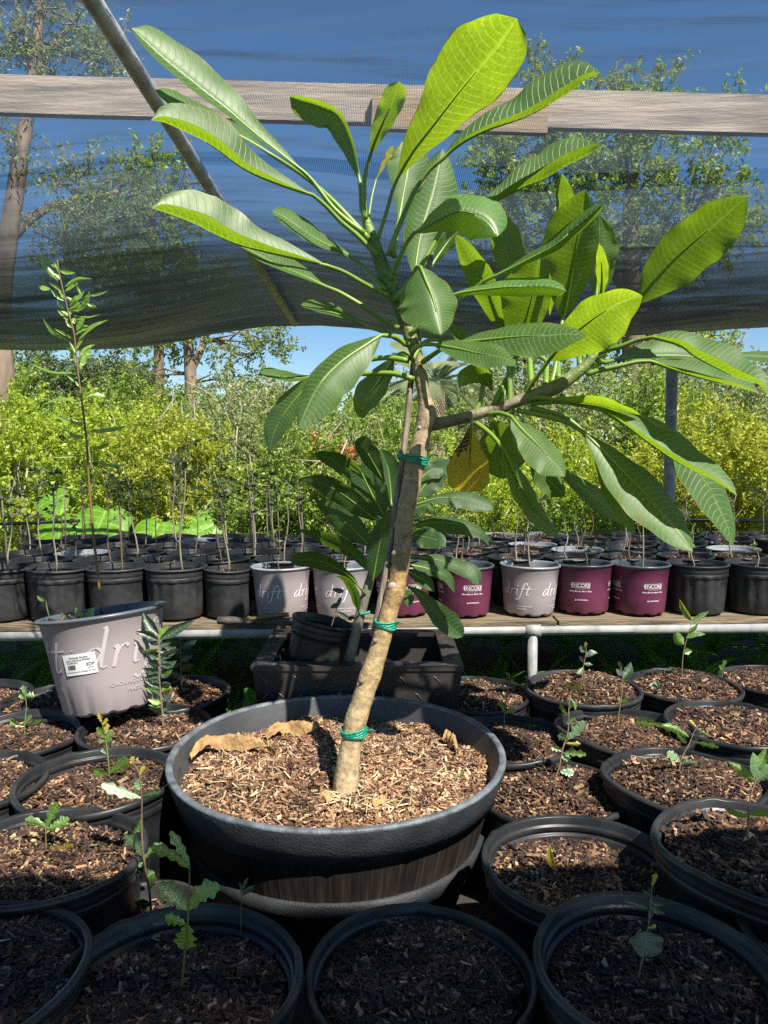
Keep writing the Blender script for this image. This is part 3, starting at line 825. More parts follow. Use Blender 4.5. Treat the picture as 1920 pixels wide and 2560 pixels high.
r2 = ramp(nt, [(0.35, (0.5, 0.5, 0.5)), (0.65, (1.2, 1.1, 1.0))]); nt.links.new(nz2.outputs[0], r2.inputs[0])
nt.links.new(rp.outputs[0], mx.inputs[6]); nt.links.new(r2.outputs[0], mx.inputs[7]); nt.links.new(mx.outputs[2], p_.inputs['Base Color'])
p_.inputs['Roughness'].default_value = 0.55
b_ = N(nt, 'Bump'); b_.inputs['Strength'].default_value = 0.7; b_.inputs['Distance'].default_value = 0.003
nt.links.new(nz.outputs[0], b_.inputs['Height']); nt.links.new(b_.outputs[0], p_.inputs['Normal']); nt.links.new(p_.outputs[0], out.inputs[0])
barrel = mb.build('barrel', m_, tub)
MB().lathe([(bw(BH - .088) - .009, BH - .092), (bw(BH - .088) + .004, BH - .090), (bw(BH - .05) + .006, BH - .05), (BR + .006, BH - .012), (BR + .006, BH - .003)], 120, fn=bfn).build('rim_band', M['band'], barrel)
MB().lathe([(BR + .0055, BH - .006), (BR + .007, BH - .001), (BR + .004, BH + .003), (BR - .008, BH + .004), (BR - .013, BH), (BR - .0135, BH - .006)], 120, fn=bfn).build('rim_edge', M['band_edge'], barrel)
MB().lathe([(BR - .014, BH - .004), (bw(BH - .08) - .022, BH - .08), (bw(BH - .3) - .024, BH - .25), (0, BH - .26)], 120, fn=bfn).build('liner', M['barrel_in'], barrel)
z1_, z2_ = BH - .265, BH - .205
MB().lathe([(bw(z1_) - .009, z1_), (bw(z1_) + .004, z1_ + .003), (bw(z2_) + .005, z2_ - .003), (bw(z2_) - .009, z2_)], 120, fn=bfn).build('hoop', M['hoop'], barrel)
MULCH_Z = BH - .075
link('mulch', chips('mulch', 26000, 0.432, 0.035, 91, M['chips_red'], 1.0, lean=0.0), tub, loc=(0, 0, MULCH_Z))

# ------------------------------------------------------------------ plumeria trunk
TZ = PH(862, 1985, MULCH_Z + .02)
tz0 = (TZ.y - 0) * cp + (CAMZ - TZ.z) * sp
def trunk_mesh(pts, name, mat, parent, n=20, ridge=0.035, seg=None, inv=None):
    """pts: (px, py, z, width px)"""
    c = catmull(pts, seg or 60)
    path = [P(a[0], a[1], a[2]) for a in c]
    rad = [max(.002, a[3] / 2 * a[2] / FPX) for a in c]
    mb = MB(); t0 = (path[1] - path[0]).normalized(); a = t0.orthogonal().normalized()
    for i, p in enumerate(path):
        t = (path[min(i + 1, len(path) - 1)] - path[max(i - 1, 0)]).normalized()
        a = (a - t * a.dot(t)).normalized(); b = t.cross(a)
        for j in range(n):
            w = 2 * math.pi * j / n
            d = a * math.cos(w) + b * math.sin(w)
            q = p + d * rad[i]
            k = 1 + ridge * (mnoise.noise(q * 26) * 1.4 + 0.5 * math.sin(i * 0.95 + 2.2 * mnoise.noise(q * 12)) + .5 * mnoise.noise(q * 60))
            mb.v.append(tuple(p + d * rad[i] * k))
    for i in range(len(path) - 1):
        for j in range(n):
            q = (j + 1) % n
            mb.f.append((i * n + j, i * n + q, (i + 1) * n + q, (i + 1) * n + j))
    mb.f.append(tuple((len(path) - 1) * n + j for j in range(n)))
    o = link(name, mesh(name, mb.v, mb.f, mat), parent)
    if parent: o.matrix_parent_inverse = Matrix.Translation(-parent.location)
    return o
def bark_mat():
    m, nt, out = newmat('plumeria_bark')
    p = N(nt, 'BsdfPrincipled'); tc = N(nt, 'TexCoord'); sx = N(nt, 'SeparateXYZ'); nt.links.new(tc.outputs['Object'], sx.inputs[0])
    nz = N(nt, 'TexNoise'); nz.inputs['Scale'].default_value = 22; nz.inputs['Detail'].default_value = 7; nt.links.new(tc.outputs['Object'], nz.inputs[0])
    h = math_n(nt, 'MULTIPLY_ADD', nz.outputs[0], 0.22, sx.outputs[2])
    mr = N(nt, 'MapRange'); nt.links.new(h, mr.inputs[0]); mr.inputs[1].default_value = 0.50; mr.inputs[2].default_value = 2.05
    r = ramp(nt, [(0.0, (0.47, 0.38, 0.23)), (0.24, (0.42, 0.31, 0.15)), (0.36, (0.34, 0.22, 0.09)), (0.46, (0.37, 0.27, 0.15)), (0.62, (0.35, 0.27, 0.18)), (0.73, (0.20, 0.19, 0.08)), (0.80, (0.11, 0.19, 0.03)), (1.0, (0.14, 0.27, 0.03))])
    nt.links.new(mr.outputs[0], r.inputs[0])
    vz = N(nt, 'TexVoronoi'); vz.inputs['Scale'].default_value = 130; vz.inputs['Randomness'].default_value = 1.0; nt.links.new(tc.outputs['Object'], vz.inputs[0])
    sp_ = ramp(nt, [(0.06, (1.35, 1.3, 1.25)), (0.16, (1, 1, 1))]); nt.links.new(vz.outputs[0], sp_.inputs[0])
    n2 = N(nt, 'TexNoise'); n2.inputs['Scale'].default_value = 60; n2.inputs['Detail'].default_value = 6; nt.links.new(tc.outputs['Object'], n2.inputs[0])
    r3 = ramp(nt, [(0.3, (0.55, 0.52, 0.5)), (0.7, (1.25, 1.2, 1.15))]); nt.links.new(n2.outputs[0], r3.inputs[0])
    a = N(nt, 'Mix', data_type='RGBA', blend_type='MULTIPLY'); a.inputs[0].default_value = 1
    nt.links.new(r.outputs[0], a.inputs[6]); nt.links.new(r3.outputs[0], a.inputs[7])
    b = N(nt, 'Mix', data_type='RGBA', blend_type='MULTIPLY'); b.inputs[0].default_value = 1
    nt.links.new(a.outputs[2], b.inputs[6]); nt.links.new(sp_.outputs[0], b.inputs[7])
    nt.links.new(b.outputs[2], p.inputs['Base Color']); p.inputs['Roughness'].default_value = 0.5
    bp_ = N(nt, 'Bump'); bp_.inputs['Strength'].default_value = 0.8; bp_.inputs['Distance'].default_value = 0.004
    nt.links.new(math_n(nt, 'MULTIPLY_ADD', vz.outputs[0], -.25, n2.outputs[0]), bp_.inputs['Height']); nt.links.new(bp_.outputs[0], p.inputs['Normal'])
    nt.links.new(p.outputs[0], out.inputs[0])
    return m
M['plum_bark'] = bark_mat()
def tzz(py):  # depth of the trunk at image height
    return tz0 + (1985 - py) / 1440 * 0.10
TR = [(862, 2014, 78), (862, 1990, 66), (868, 1925, 59), (878, 1860, 54), (890, 1800, 56), (908, 1740, 52), (925, 1690, 53), (945, 1630, 47), (963, 1565, 45), (976, 1520, 44), (989, 1478, 49),
      (998, 1430, 43), (1004, 1387, 45), (1012, 1297, 44), (1025, 1225, 47), (1042, 1145, 47), (1057, 1080, 45), (1068, 1040, 50), (1062, 997, 34), (1052, 943, 33), (1041, 888, 31), (1029, 852, 33),
      (1012, 805, 32), (990, 752, 34), (966, 690, 38), (944, 635, 35), (926, 583, 30), (914, 545, 18), (910, 528, 8)]
trunk = trunk_mesh([(x, y, tzz(y), w) for x, y, w in TR], 'trunk', M['plum_bark'], tub, 28, 0.055, 190)
bz0 = tzz(1040)
BRN = [(1066, 1058, 26), (1087, 1060, 34), (1110, 1056, 31), (1145, 1048, 29), (1202, 1033, 28), (1253, 1020, 27), (1307, 998, 31), (1362, 980, 36), (1398, 962, 36), (1452, 925, 28), (1488, 888, 19), (1513, 863, 9)]
m_b = simple('branch_bark', (0.26, 0.22, 0.15), 0.5, 0.35, 26, 0.5, 70, col2=(0.13, 0.11, 0.07))
def green_end(m, x0, x1):
    nt = m.node_tree; p = [n for n in nt.nodes if n.type == 'BSDF_PRINCIPLED'][0]
    src = p.inputs['Base Color'].links[0].from_socket
    tc = N(nt, 'TexCoord'); sx = N(nt, 'SeparateXYZ'); nt.links.new(tc.outputs['Object'], sx.inputs[0])
    mr = N(nt, 'MapRange'); nt.links.new(sx.outputs[0], mr.inputs[0]); mr.inputs[1].default_value = x0; mr.inputs[2].default_value = x1
    x = N(nt, 'Mix', data_type='RGBA'); nt.links.new(mr.outputs[0], x.inputs[0]); nt.links.new(src, x.inputs[6]); x.inputs[7].default_value = (0.15, 0.20, 0.05, 1)
    nt.links.new(x.outputs[2], p.inputs['Base Color'])
green_end(m_b, .36, .52)
bz_end = bz0 - 0.06
branch = trunk_mesh([(x, y, bz0 + (bz_end - bz0) * (x - 1066) / 450, w) for x, y, w in BRN], 'branch', m_b, tub, 18, 0.035, 60)
# pale leaf scars and the red bud scar on the trunk
random.seed(5)
for (x, y, s, mt) in ((1034, 1168, 9, 'twig'), (1017, 1270, 7, 'twig'), (990, 1312, 7, 'twig'), (1012, 1340, 10, 'stake'), (987, 1384, 9, 'stake'), (982, 1466, 12, 'pipe_rust'), (988, 1492, 8, 'stake'), (1050, 1070, 7, 'twig'), (1048, 932, 6, 'twig'), (905, 1705, 8, 'stake'), (938, 1602, 8, 'stake'), (1007, 1360, 7, 'stake')):
    i = min(range(len(TR)), key=lambda q: abs(TR[q][1] - y))
    z = tzz(y) - TR[i][2] / 2 * tz0 / FPX * 0.93
    c = P(x, y, z); mb = MB()
    for a in range(5):
        pass
    mb.lathe([(0, .0025), (s * .5 * z / FPX, .002), (s * z / FPX * .9, -.001)], 10)
    q = Matrix.Rotation(R(90), 4, 'X')
    v = [tuple(c + Vector((q @ Vector(a)))) for a in mb.v]
    o = link('leaf_scar', mesh('leaf_scar', v, mb.f, M[mt]), trunk); o.matrix_parent_inverse = Matrix.Identity(4)
# ------------------------------------------------------------------ plumeria leaves (traced midribs)
random.seed(21)
def world_child(me_name, me, parent, base):
    o = link(me_name, me, parent)
    o.matrix_parent_inverse = Matrix.Translation(-Vector(base))
    return o
def big_leaf(root, pet, mid, z0, z1, aL, aR, mat='leaf', sL=1, sR=-1, W=72, za=None, pw=7, prof=prof_obovate, wav=3.0, curl=0, zmid=0.0, name='leaf', scale=1.0):
    """pet: pixels from the stem to the blade base (depth runs za -> z0)"""
    base = root.location
    o = world_child(name, leaf_mesh(name, mid, z0, z1, aL, aR, M[mat], sL, sR, W, prof, wav=wav, curl=curl, zmid=zmid), root, base)
    if pet:
        pts = list(pet) + [mid[0]]
        za_ = za if za is not None else z0
        pp = [(x, y, za_ + (z0 - za_) * i / (len(pts) - 1)) for i, (x, y) in enumerate(pts)]
        path = stem_path(pp, 14)
        # midrib continues as a thickened rib under the blade
        c = catmull(mid, 12)[1:9]
        rib = [P(a[0], a[1], z0 + (z1 - z0) * (i + 1) / 12 + zmid * math.sin(math.pi * (i + 1) / 12)) for i, a in enumerate(c)]
        full = path + rib
        k = z0 / FPX * scale
        rad = [pw * k * (1.15 - 0.35 * i / 14) * .5 * 1.25 for i in range(15)] + [pw * k * .5 * (0.85 - 0.09 * i) for i in range(len(rib))]
        q = MB().tube(full, rad, 8)
        w = link('petiole', mesh('petiole', q.v, q.f, M['petiole']), o)
        w.matrix_parent_inverse = o.matrix_parent_inverse.copy()
        w.matrix_parent_inverse = Matrix.Identity(4)
        o.matrix_parent_inverse = Matrix.Translation(-Vector(base))
    return o
T = tz0 + 0.08
L = [
 # --- crown of the main stem, upper left
 dict(pet=[(912, 583), (870, 553), (830, 516), (782, 453)], mid=[(758, 429), (710, 391), (637, 333), (570, 275), (483, 207), (396, 135), (329, 70)], z=(T - .06, T - .16), a=(14, 52), s=(-1, 1)),
 dict(pet=[(943, 640), (895, 590), (853, 555), (815, 515)], mid=[(781, 487), (710, 465), (613, 424), (527, 362), (445, 321), (410, 306), (377, 301)], z=(T - .10, T - .30), a=(-21, 62), s=(-1, 1), W=80),
 dict(pet=[(925, 600), (830, 500), (760, 440)], mid=[(700, 400), (610, 345), (520, 300), (440, 262), (387, 225)], z=(T + .02, T - .05), a=(8, 27), s=(-1, 1), W=60),
 dict(pet=[(971, 740), (935, 722), (907, 707), (860, 680)], mid=[(817, 664), (756, 650), (672, 631), (600, 613), (540, 588), (493, 562), (430, 537), (380, 520)], z=(T - .12, T - .30), a=(-27, 72), s=(-1, 1), W=82),
 dict(pet=[(996, 821), (960, 800), (925, 776), (853, 733)], mid=[(817, 718), (763, 692), (690, 660), (636, 632), (600, 610)], z=(T - .02, T + .02), a=(10, 35), s=(-1, 1)),
 dict(pet=[(962, 725), (940, 700), (918, 678)], mid=[(895, 655), (853, 628), (799, 603), (745, 566), (709, 541), (680, 527)], z=(T + .08, T + .12), a=(16, 23), s=(-1, 1), W=50),
 dict(pet=[(1020, 862), (990, 845), (962, 830)], mid=[(925, 818), (871, 795), (817, 777), (752, 762)], z=(T + .05, T + .12), a=(7, 19), s=(-1, 1), W=50),
 # --- small top leaves
 dict(pet=[(913, 545), (905, 520), (903, 490)], mid=[(900, 458), (891, 410), (874, 347), (845, 289), (797, 263), (724, 241)], z=(T, T + .05), a=(44, 10), s=(1, -1), W=50, wav=5),
 dict(pet=[(913, 548), (910, 500), (913, 440)], mid=[(922, 402), (936, 357), (961, 299), (985, 246), (998, 203)], z=(T - .04, T - .20), a=(27, 25), s=(1, -1), W=34, mat='leaf_young'),
 dict(pet=[(922, 540), (930, 490)], mid=[(940, 450), (952, 425), (965, 400), (985, 364)], z=(T, T), a=(7, 7), s=(1, -1), W=16, mat='oak_yellow', pw=5),
 # --- large translucent top leaf and the two dark ones beside it
 dict(pet=[(944, 597), (965, 534), (980, 480)], mid=[(993, 448), (1029, 385), (1076, 324), (1134, 249), (1191, 179), (1244, 116), (1293, 46)], z=(T - .06, T - .44), a=(90, 70), s=(-1, 1), W=92, mat='leaf_young', wav=4, pw=8),
 dict(pet=[(970, 640), (1000, 560), (1034, 483), (1070, 429)], mid=[(1105, 399), (1151, 359), (1220, 324), (1307, 295), (1365, 266), (1423, 231), (1463, 200), (1501, 182)], z=(T - .10, T - .22), a=(62, -17), s=(1, -1), W=74),
 dict(pet=[(985, 750), (1012, 715), (1048, 672), (1099, 584), (1130, 540)], mid=[(1163, 514), (1191, 518), (1249, 498), (1307, 469), (1365, 446), (1411, 417), (1452, 397), (1481, 382), (1501, 362)], z=(T + .02, T - .04), a=(58, -26), s=(1, -1), W=74),
 # --- arched bright leaf right of the crown
 dict(pet=[(978, 700), (988, 670), (998, 646), (1018, 605)], mid=[(1035, 583), (1062, 570), (1099, 548), (1150, 528), (1200, 540), (1228, 562), (1244, 592)], z=(T - .12, T - .19), a=(44, 56), s=(1, 1), W=84, mat='leaf_young', wav=5),
 # --- leaves behind the crown
 dict(pet=[(985, 640), (990, 590)], mid=[(997, 552), (1006, 500), (1016, 440), (1020, 390), (1005, 355)], z=(T + .12, T + .20), a=(42, 44), s=(-1, 1), W=60),
 dict(pet=[(1010, 800), (1020, 740)], mid=[(1036, 690), (1045, 624), (1058, 560), (1078, 490), (1094, 425), (1106, 372)], z=(T + .16, T + .26), a=(42, 52), s=(-1, 1), W=64, prof=prof_mid),
 dict(pet=[(1030, 790), (1050, 720)], mid=[(1070, 678), (1098, 635), (1130, 592), (1165, 560)], z=(T + .20, T + .26), a=(18, 18), s=(-1, 1), W=40),
 # --- long narrow leaf seen edge-on and the flat one below it
 dict(pet=[(1024, 838), (1080, 790), (1160, 742)], mid=[(1211, 702), (1262, 679), (1334, 642), (1388, 613), (1425, 581), (1461, 552), (1512, 508)], z=(T - .14, T - .30), a=(18, 13), s=(1, 1), W=60),
 dict(pet=[(1014, 810), (1050, 775)], mid=[(1106, 745), (1153, 732), (1207, 724), (1262, 718), (1316, 716), (1370, 717), (1416, 728)], z=(T - .14, T - .24), a=(20, 22), s=(1, 1), W=62, wav=6, mat='leaf_young'),
 # --- dark drooping leaf in front of the stem
 dict(pet=[(1000, 772), (1025, 705), (1042, 668)], mid=[(1052, 668), (1066, 705), (1082, 745), (1094, 795), (1102, 838)], z=(T - .22, T - .30), a=(44, 72), s=(1, 1), W=80, prof=prof_mid, wav=6),
 # --- horizontal leaves right of the trunk
 dict(pet=[(1056, 906), (1100, 875)], mid=[(1143, 857), (1217, 849), (1289, 842), (1362, 838), (1420, 834), (1466, 840)], z=(T - .14, T - .36), a=(26, 42), s=(1, -1), W=66, prof=prof_mid),
 dict(pet=[(1031, 881), (1042, 868), (1058, 861)], mid=[(1083, 861), (1145, 872), (1199, 884), (1253, 892), (1289, 914)], z=(T - .18, T - .40), a=(24, 27), s=(1, -1), W=60, prof=prof_mid, wav=5),
 dict(pet=[(1030, 900), (1055, 860)], mid=[(1075, 850), (1110, 851), (1150, 855)], z=(T, T), a=(9, 9), W=34),
 dict(pet=None, mid=[(1112, 800), (1135, 822), (1155, 845), (1178, 866)], z=(T - .05, T), a=(16, 16), W=34),
 # --- lower left hanging group
 dict(pet=[(1014, 862), (994, 845), (976, 840)], mid=[(953, 838), (911, 865), (864, 896), (821, 934), (792, 972), (767, 1022), (746, 1071)], z=(T - .08, T - .22), a=(58, 28), s=(-1, 1), W=66, prof=prof_mid),
 dict(pet=[(1022, 902), (965, 894), (900, 905)], mid=[(800, 938), (750, 985), (712, 1032), (686, 1080), (674, 1127)], z=(T + .02, T + .05), a=(24, 28), s=(-1, 1), W=50, prof=prof_mid),
 dict(pet=[(1034, 948), (984, 934), (915, 934), (850, 938)], mid=[(800, 937), (757, 946), (720, 944), (690, 938), (650, 930)], z=(T + .05, T + .08), a=(9, 15), s=(-1, 1), W=42),
 dict(pet=[(1022, 896), (1005, 884)], mid=[(985, 897), (966, 925), (942, 961), (921, 990), (908, 1019), (906, 1048)], z=(T , T + .12), a=(26, 30), s=(-1, 1), W=46, prof=prof_mid, wav=5),
]
BZ = lambda x: bz0 + (bz_end - bz0) * (x - 1066) / 450
b = BZ(1300)
L2 = [
 # --- upright leaves on the side branch
 dict(pet=[(1233, 1015), (1257, 965), (1278, 917)], mid=[(1262, 835), (1236, 773), (1211, 707), (1182, 653), (1160, 617), (1140, 586)], z=(b + .06, b - .14), a=(30, 24), s=(1, -1), W=46, prof=prof_mid),
 dict(pet=[(1329, 963), (1326, 925), (1322, 888)], mid=[(1292, 730), (1282, 690), (1268, 635), (1254, 585), (1226, 523)], z=(b + .14, b + .2), a=(28, 38), s=(1, -1), W=52, prof=prof_mid),
 dict(pet=[(1365, 963), (1366, 930), (1364, 900)], mid=[(1300, 870), (1309, 820), (1326, 757), (1338, 705), (1346, 645)], z=(b + .10, b - .08), a=(66, 40), s=(1, -1), W=70, prof=prof_mid),
 dict(pet=None, mid=[(1374, 790), (1378, 755), (1388, 707)], z=(b + .06, b), a=(9, 9), W=22, mat='leaf_young'),
 dict(pet=[(1378, 960), (1386, 930), (1392, 890), (1400, 840)], mid=[(1407, 795), (1418, 744), (1429, 682), (1439, 617), (1452, 545), (1463, 474)], z=(b + .06, b - .22), a=(66, 44), s=(-1, 1), W=72, wav=4, prof=prof_mid),
 dict(pet=None, mid=[(1432, 640), (1424, 560), (1410, 480), (1403, 432)], z=(b + .12, b - .02), a=(22, 22), W=36, prof=prof_mid),
 dict(pet=[(1450, 915), (1450, 880), (1470, 810)], mid=[(1490, 752), (1495, 690), (1498, 617), (1500, 565), (1497, 537)], z=(b + .12, b + .16), a=(24, 38), s=(1, -1), W=48, prof=prof_mid),
 dict(pet=[(1472, 895), (1474, 860), (1490, 800)], mid=[(1502, 745), (1505, 700), (1503, 650), (1498, 610)], z=(b + .05, b - .06), a=(12, 14), s=(1, -1), W=30, prof=prof_mid, mat='leaf_young'),
 # --- broad back-lit leaves
 dict(pet=[(1312, 992), (1325, 965), (1347, 935)], mid=[(1371, 903), (1405, 862), (1439, 832), (1475, 803), (1520, 773), (1560, 752), (1607, 741)], z=(b - .04, b - .28), a=(40, 66), s=(-1, 1), W=74, mat='leaf_young', wav=5, prof=prof_mid),
 dict(pet=[(1500, 878), (1530, 862), (1548, 836), (1570, 795)], mid=[(1592, 760), (1620, 722), (1682, 653), (1740, 601), (1790, 559), (1837, 518), (1868, 492)], z=(b, b - .24), a=(52, 62), s=(-1, 1), W=66, prof=prof_mid),
 # --- right edge
 dict(pet=[(1497, 882), (1520, 875), (1544, 869), (1591, 851)], mid=[(1632, 843), (1700, 863), (1736, 890), (1790, 919), (1844, 945), (1899, 962), (1920, 990)], z=(b - .12, b - .30), a=(52, -18), s=(1, -1), W=76, prof=prof_mid),
 dict(pet=[(1466, 936), (1500, 925), (1550, 914), (1590, 905)], mid=[(1627, 903), (1682, 923), (1754, 945), (1826, 963), (1899, 984)], z=(b - .04, b - .12), a=(36, -9), s=(1, -1), W=70, prof=prof_mid),
 dict(pet=[(1490, 898), (1510, 905)], mid=[(1540, 899), (1590, 893), (1660, 889), (1730, 892), (1790, 905)], z=(b + .02, b + .05), a=(38, 6), s=(1, -1), W=60, prof=prof_mid),
 dict(pet=None, mid=[(1790, 885), (1860, 889), (1925, 892), (1990, 900)], z=(b + .06, b + .06), a=(13, 13), W=40),
 dict(pet=[(1312, 1000), (1340, 994)], mid=[(1375, 997), (1405, 1004), (1447, 1010), (1494, 1017), (1544, 1030), (1602, 1038)], z=(b - .05, b - .12), a=(22, -3), s=(-1, -1), W=46, prof=prof_mid, mat='leaf_young'),
 dict(pet=[(1330, 1008), (1390, 1004), (1450, 1012)], mid=[(1500, 1023), (1566, 1064), (1609, 1097), (1664, 1136), (1718, 1169), (1765, 1191), (1805, 1212), (1842, 1240)], z=(b - .10, b - .26), a=(44, -10), s=(1, -1), W=70, prof=prof_mid, wav=4),
 dict(pet=[(1400, 990), (1450, 1002), (1520, 1020)], mid=[(1596, 1038), (1655, 1075), (1700, 1122), (1740, 1175), (1775, 1225), (1800, 1275), (1822, 1325), (1832, 1364)], z=(b, b - .02), a=(30, 38), s=(1, -1), W=56, prof=prof_mid, wav=5),
 dict(pet=[(1293, 1026), (1362, 1040), (1416, 1056), (1445, 1072)], mid=[(1463, 1084), (1508, 1128), (1555, 1178), (1602, 1224), (1646, 1272), (1690, 1322), (1732, 1379)], z=(b - .08, b - .22), a=(36, 52), s=(1, -1), W=70, prof=prof_mid, wav=3),
 dict(pet=[(1325, 1019), (1398, 1037), (1440, 1062)], mid=[(1463, 1088), (1490, 1140), (1518, 1195), (1540, 1240), (1560, 1285), (1588, 1338)], z=(b - .02, b - .08), a=(20, 20), s=(-1, 1), W=60, prof=prof_mid, wav=7),
 # --- hanging leaves below the branch
 dict(pet=[(1217, 1036), (1250, 1033)], mid=[(1279, 1042), (1303, 1072), (1340, 1108), (1372, 1143), (1395, 1168), (1412, 1192)], z=(b - .06, b - .20), a=(26, 42), s=(1, -1), W=54, prof=prof_mid, wav=5),
 dict(pet=None, mid=[(1330, 1140), (1358, 1182), (1383, 1212), (1412, 1240)], z=(b - .06, b + .05), a=(24, 28), W=40, prof=prof_mid),
 dict(pet=None, mid=[(1390, 1165), (1450, 1215), (1500, 1252), (1540, 1285), (1580, 1320)], z=(b - .02, b + .12), a=(20, 20), W=40, prof=prof_mid),
 dict(pet=[(1188, 1056), (1221, 1080), (1246, 1106)], mid=[(1258, 1125), (1278, 1171), (1300, 1215), (1325, 1260), (1350, 1300), (1400, 1345)], z=(b - .06, b + .14), a=(22, 22), s=(1, -1), W=44, prof=prof_mid),
 dict(pet=[(1178, 1052)], mid=[(1178, 1062), (1176, 1105), (1174, 1160), (1172, 1200), (1170, 1232)], z=(b - .06, b + .08), a=(44, 48), s=(-1, 1), W=52, prof=prof_pear, mat='leaf_yellow', pw=8),
 dict(pet=[(1236, 1040)], mid=[(1239, 1050), (1246, 1087), (1251, 1124), (1255, 1160), (1259, 1198)], z=(b - .02, b + .14), a=(52, 50), s=(-1, 1), W=58, prof=prof_mid),
 dict(pet=[(1186, 1033), (1203, 997), (1208, 960), (1222, 925)], mid=[(1228, 972), (1213, 945), (1190, 934), (1165, 942), (1143, 966)], z=(b + .02, b - .10), a=(20, 20), s=(1, -1), W=40, prof=prof_mid),
 dict(pet=[(1250, 1015), (1270, 960), (1290, 900)], mid=[(1285, 880), (1292, 850), (1300, 830)], z=(b + .06, b + .08), a=(12, 12), W=30),
 dict(pet=[(1275, 1008), (1274, 960), (1270, 900)], mid=[(1268, 880), (1266, 850), (1262, 830)], z=(b + .02, b + .08), a=(12, 12), W=30),
 dict(pet=[(1396, 945), (1395, 910)], mid=[(1392, 880), (1388, 850), (1385, 830)], z=(b + .08, b + .08), a=(12, 12), W=30),
]
for q in L:
    big_leaf(tub, q['pet'], q['mid'], q['z'][0], q['z'][1], q['a'][0], q['a'][1], q.get('mat', 'leaf'), q.get('s', (1, -1))[0], q.get('s', (1, -1))[1], q.get('W', 72),
             za=T - .03, pw=q.get('pw', 10), prof=q.get('prof', prof_obovate), wav=q.get('wav', 4) * 1.35)
for q in L2:
    x0_ = (q['pet'] or q['mid'])[0][0]
    o = big_leaf(tub, q['pet'], q['mid'], q['z'][0], q['z'][1], q['a'][0], q['a'][1], q.get('mat', 'leaf'), q.get('s', (1, -1))[0], q.get('s', (1, -1))[1], q.get('W', 72),
             za=BZ(min(x0_, 1500)), pw=q.get('pw', 10), prof=q.get('prof', prof_obovate), wav=q.get('wav', 4) * 1.35)
    if q.get('mat') == 'leaf_yellow': o['label'] = 'yellow leaf with a brown patch hanging below the branch'
# green tape ties and the support cane
def tie(x, y, w, tilt=0.0):
    z = tzz(y); c = P(x, y, z); r = w / 2 * z / FPX
    mb = MB()
    for k in range(4):
        h = (k - 1.5) * .0045; pts = []
        for a in range(25):
            t = a / 24 * 2 * math.pi
            pts.append(c + Vector((math.cos(t) * r * 1.1, math.sin(t) * r * 1.1, h + .003 * math.sin(t * 2 + k) + tilt * math.cos(t) * r)))
        mb.tube(pts, 0.0030, 6, cap=False)
    mb.tube([c + Vector((r * 1.05, -.01, 0)), c + Vector((r * 1.5, -.02, .012)), c + Vector((r * 1.9, -.02, .006))], [.002, .003, .001], 5)
    o = link('green_tie', mesh('green_tie', mb.v, mb.f, M['tie']), tub); o.matrix_parent_inverse = Matrix.Translation(-tub.location)
tie(885, 1828, 58, .1); tie(963, 1560, 46, -.15); tie(1032, 1146, 66, -.25)
sz = tzz(1300) + .03
st = [(932, 1588, tzz(1560) + .02), (946, 1528, tzz(1530) + .01), (975, 1370, sz - .02), (1015, 1080, sz), (1027, 957, sz + .01), (1052, 815, sz + .05), (1077, 640, sz + .1)]
mb = MB().tube(stem_path(st, 30), [0.0085 * (1.12 if i % 7 == 3 else 1) for i in range(31)], 10)
o = link('cane', mesh('cane', mb.v, mb.f, M['stake']), tub); o.matrix_parent_inverse = Matrix.Translation(-tub.location)
# fallen dry leaves on the mulch
def dry(name, mid, label, a=24, h=.03):
    z = [PH(x, y, MULCH_Z + .03) for x, y in mid]
    c = catmull([tuple(q) for q in z], 24); V, UV = [], []
    for i, p in enumerate(c):
        u = i / 24; w = prof_lance(max(.04, min(.97, u))) * a * 2.0 / FPX
        t = c[min(i + 1, 24)] - c[max(i - 1, 0)]; t /= np.linalg.norm(t); sx_, sy_ = -t[1], t[0]
        for j in range(-4, 5):
            v = j / 4
            V.append((p[0] + sx_ * w * v, p[1] + sy_ * w * v * .7, p[2] + h * .25 + h * .9 * (1 - v * v) * math.sin(math.pi * u) ** .7 + h * .16 * math.sin(u * 11 + v * 2.4) + h * .30 * abs(v) * math.sin(u * 8 + 1) + .012 * mnoise.noise(Vector((u * 9, v * 3, a))) + .016 * mnoise.noise(Vector((u * 24, v * 7, a)))))
            UV.append((u, .5 + v / 2))
    F = [(i * 9 + j, i * 9 + j + 1, i * 9 + 10 + j, i * 9 + 9 + j) for i in range(24) for j in range(8)]
    tag(link(name, mesh(name, V, F, M['dry_leaf'], True, UV)), label, 'dry leaf')
dry('dried_leaf', [(478, 1905), (505, 1878), (560, 1870), (620, 1880), (690, 1893)], 'long curled tan dry leaf at the left of the barrel mulch', 16, .040)
dry('dried_leaf', [(668, 1858), (680, 1845), (720, 1838), (775, 1845), (810, 1842)], 'smaller crumpled tan dry leaf against the back wall of the barrel', 16, .042)
dry('dried_leaf', [(1108, 1860), (1118, 1848), (1135, 1872), (1145, 1890)], 'small curled brown leaf scrap at the right side of the barrel mulch', 12, .03)
dry('dried_leaf', [(925, 2010), (945, 2015), (968, 1998)], 'pale scrap of leaf on the barrel mulch right below the trunk', 9, .015)
dry('dried_leaf', [(800, 1985), (812, 2000), (822, 2022)], 'curled brown scrap lying against the foot of the trunk', 12, .02)

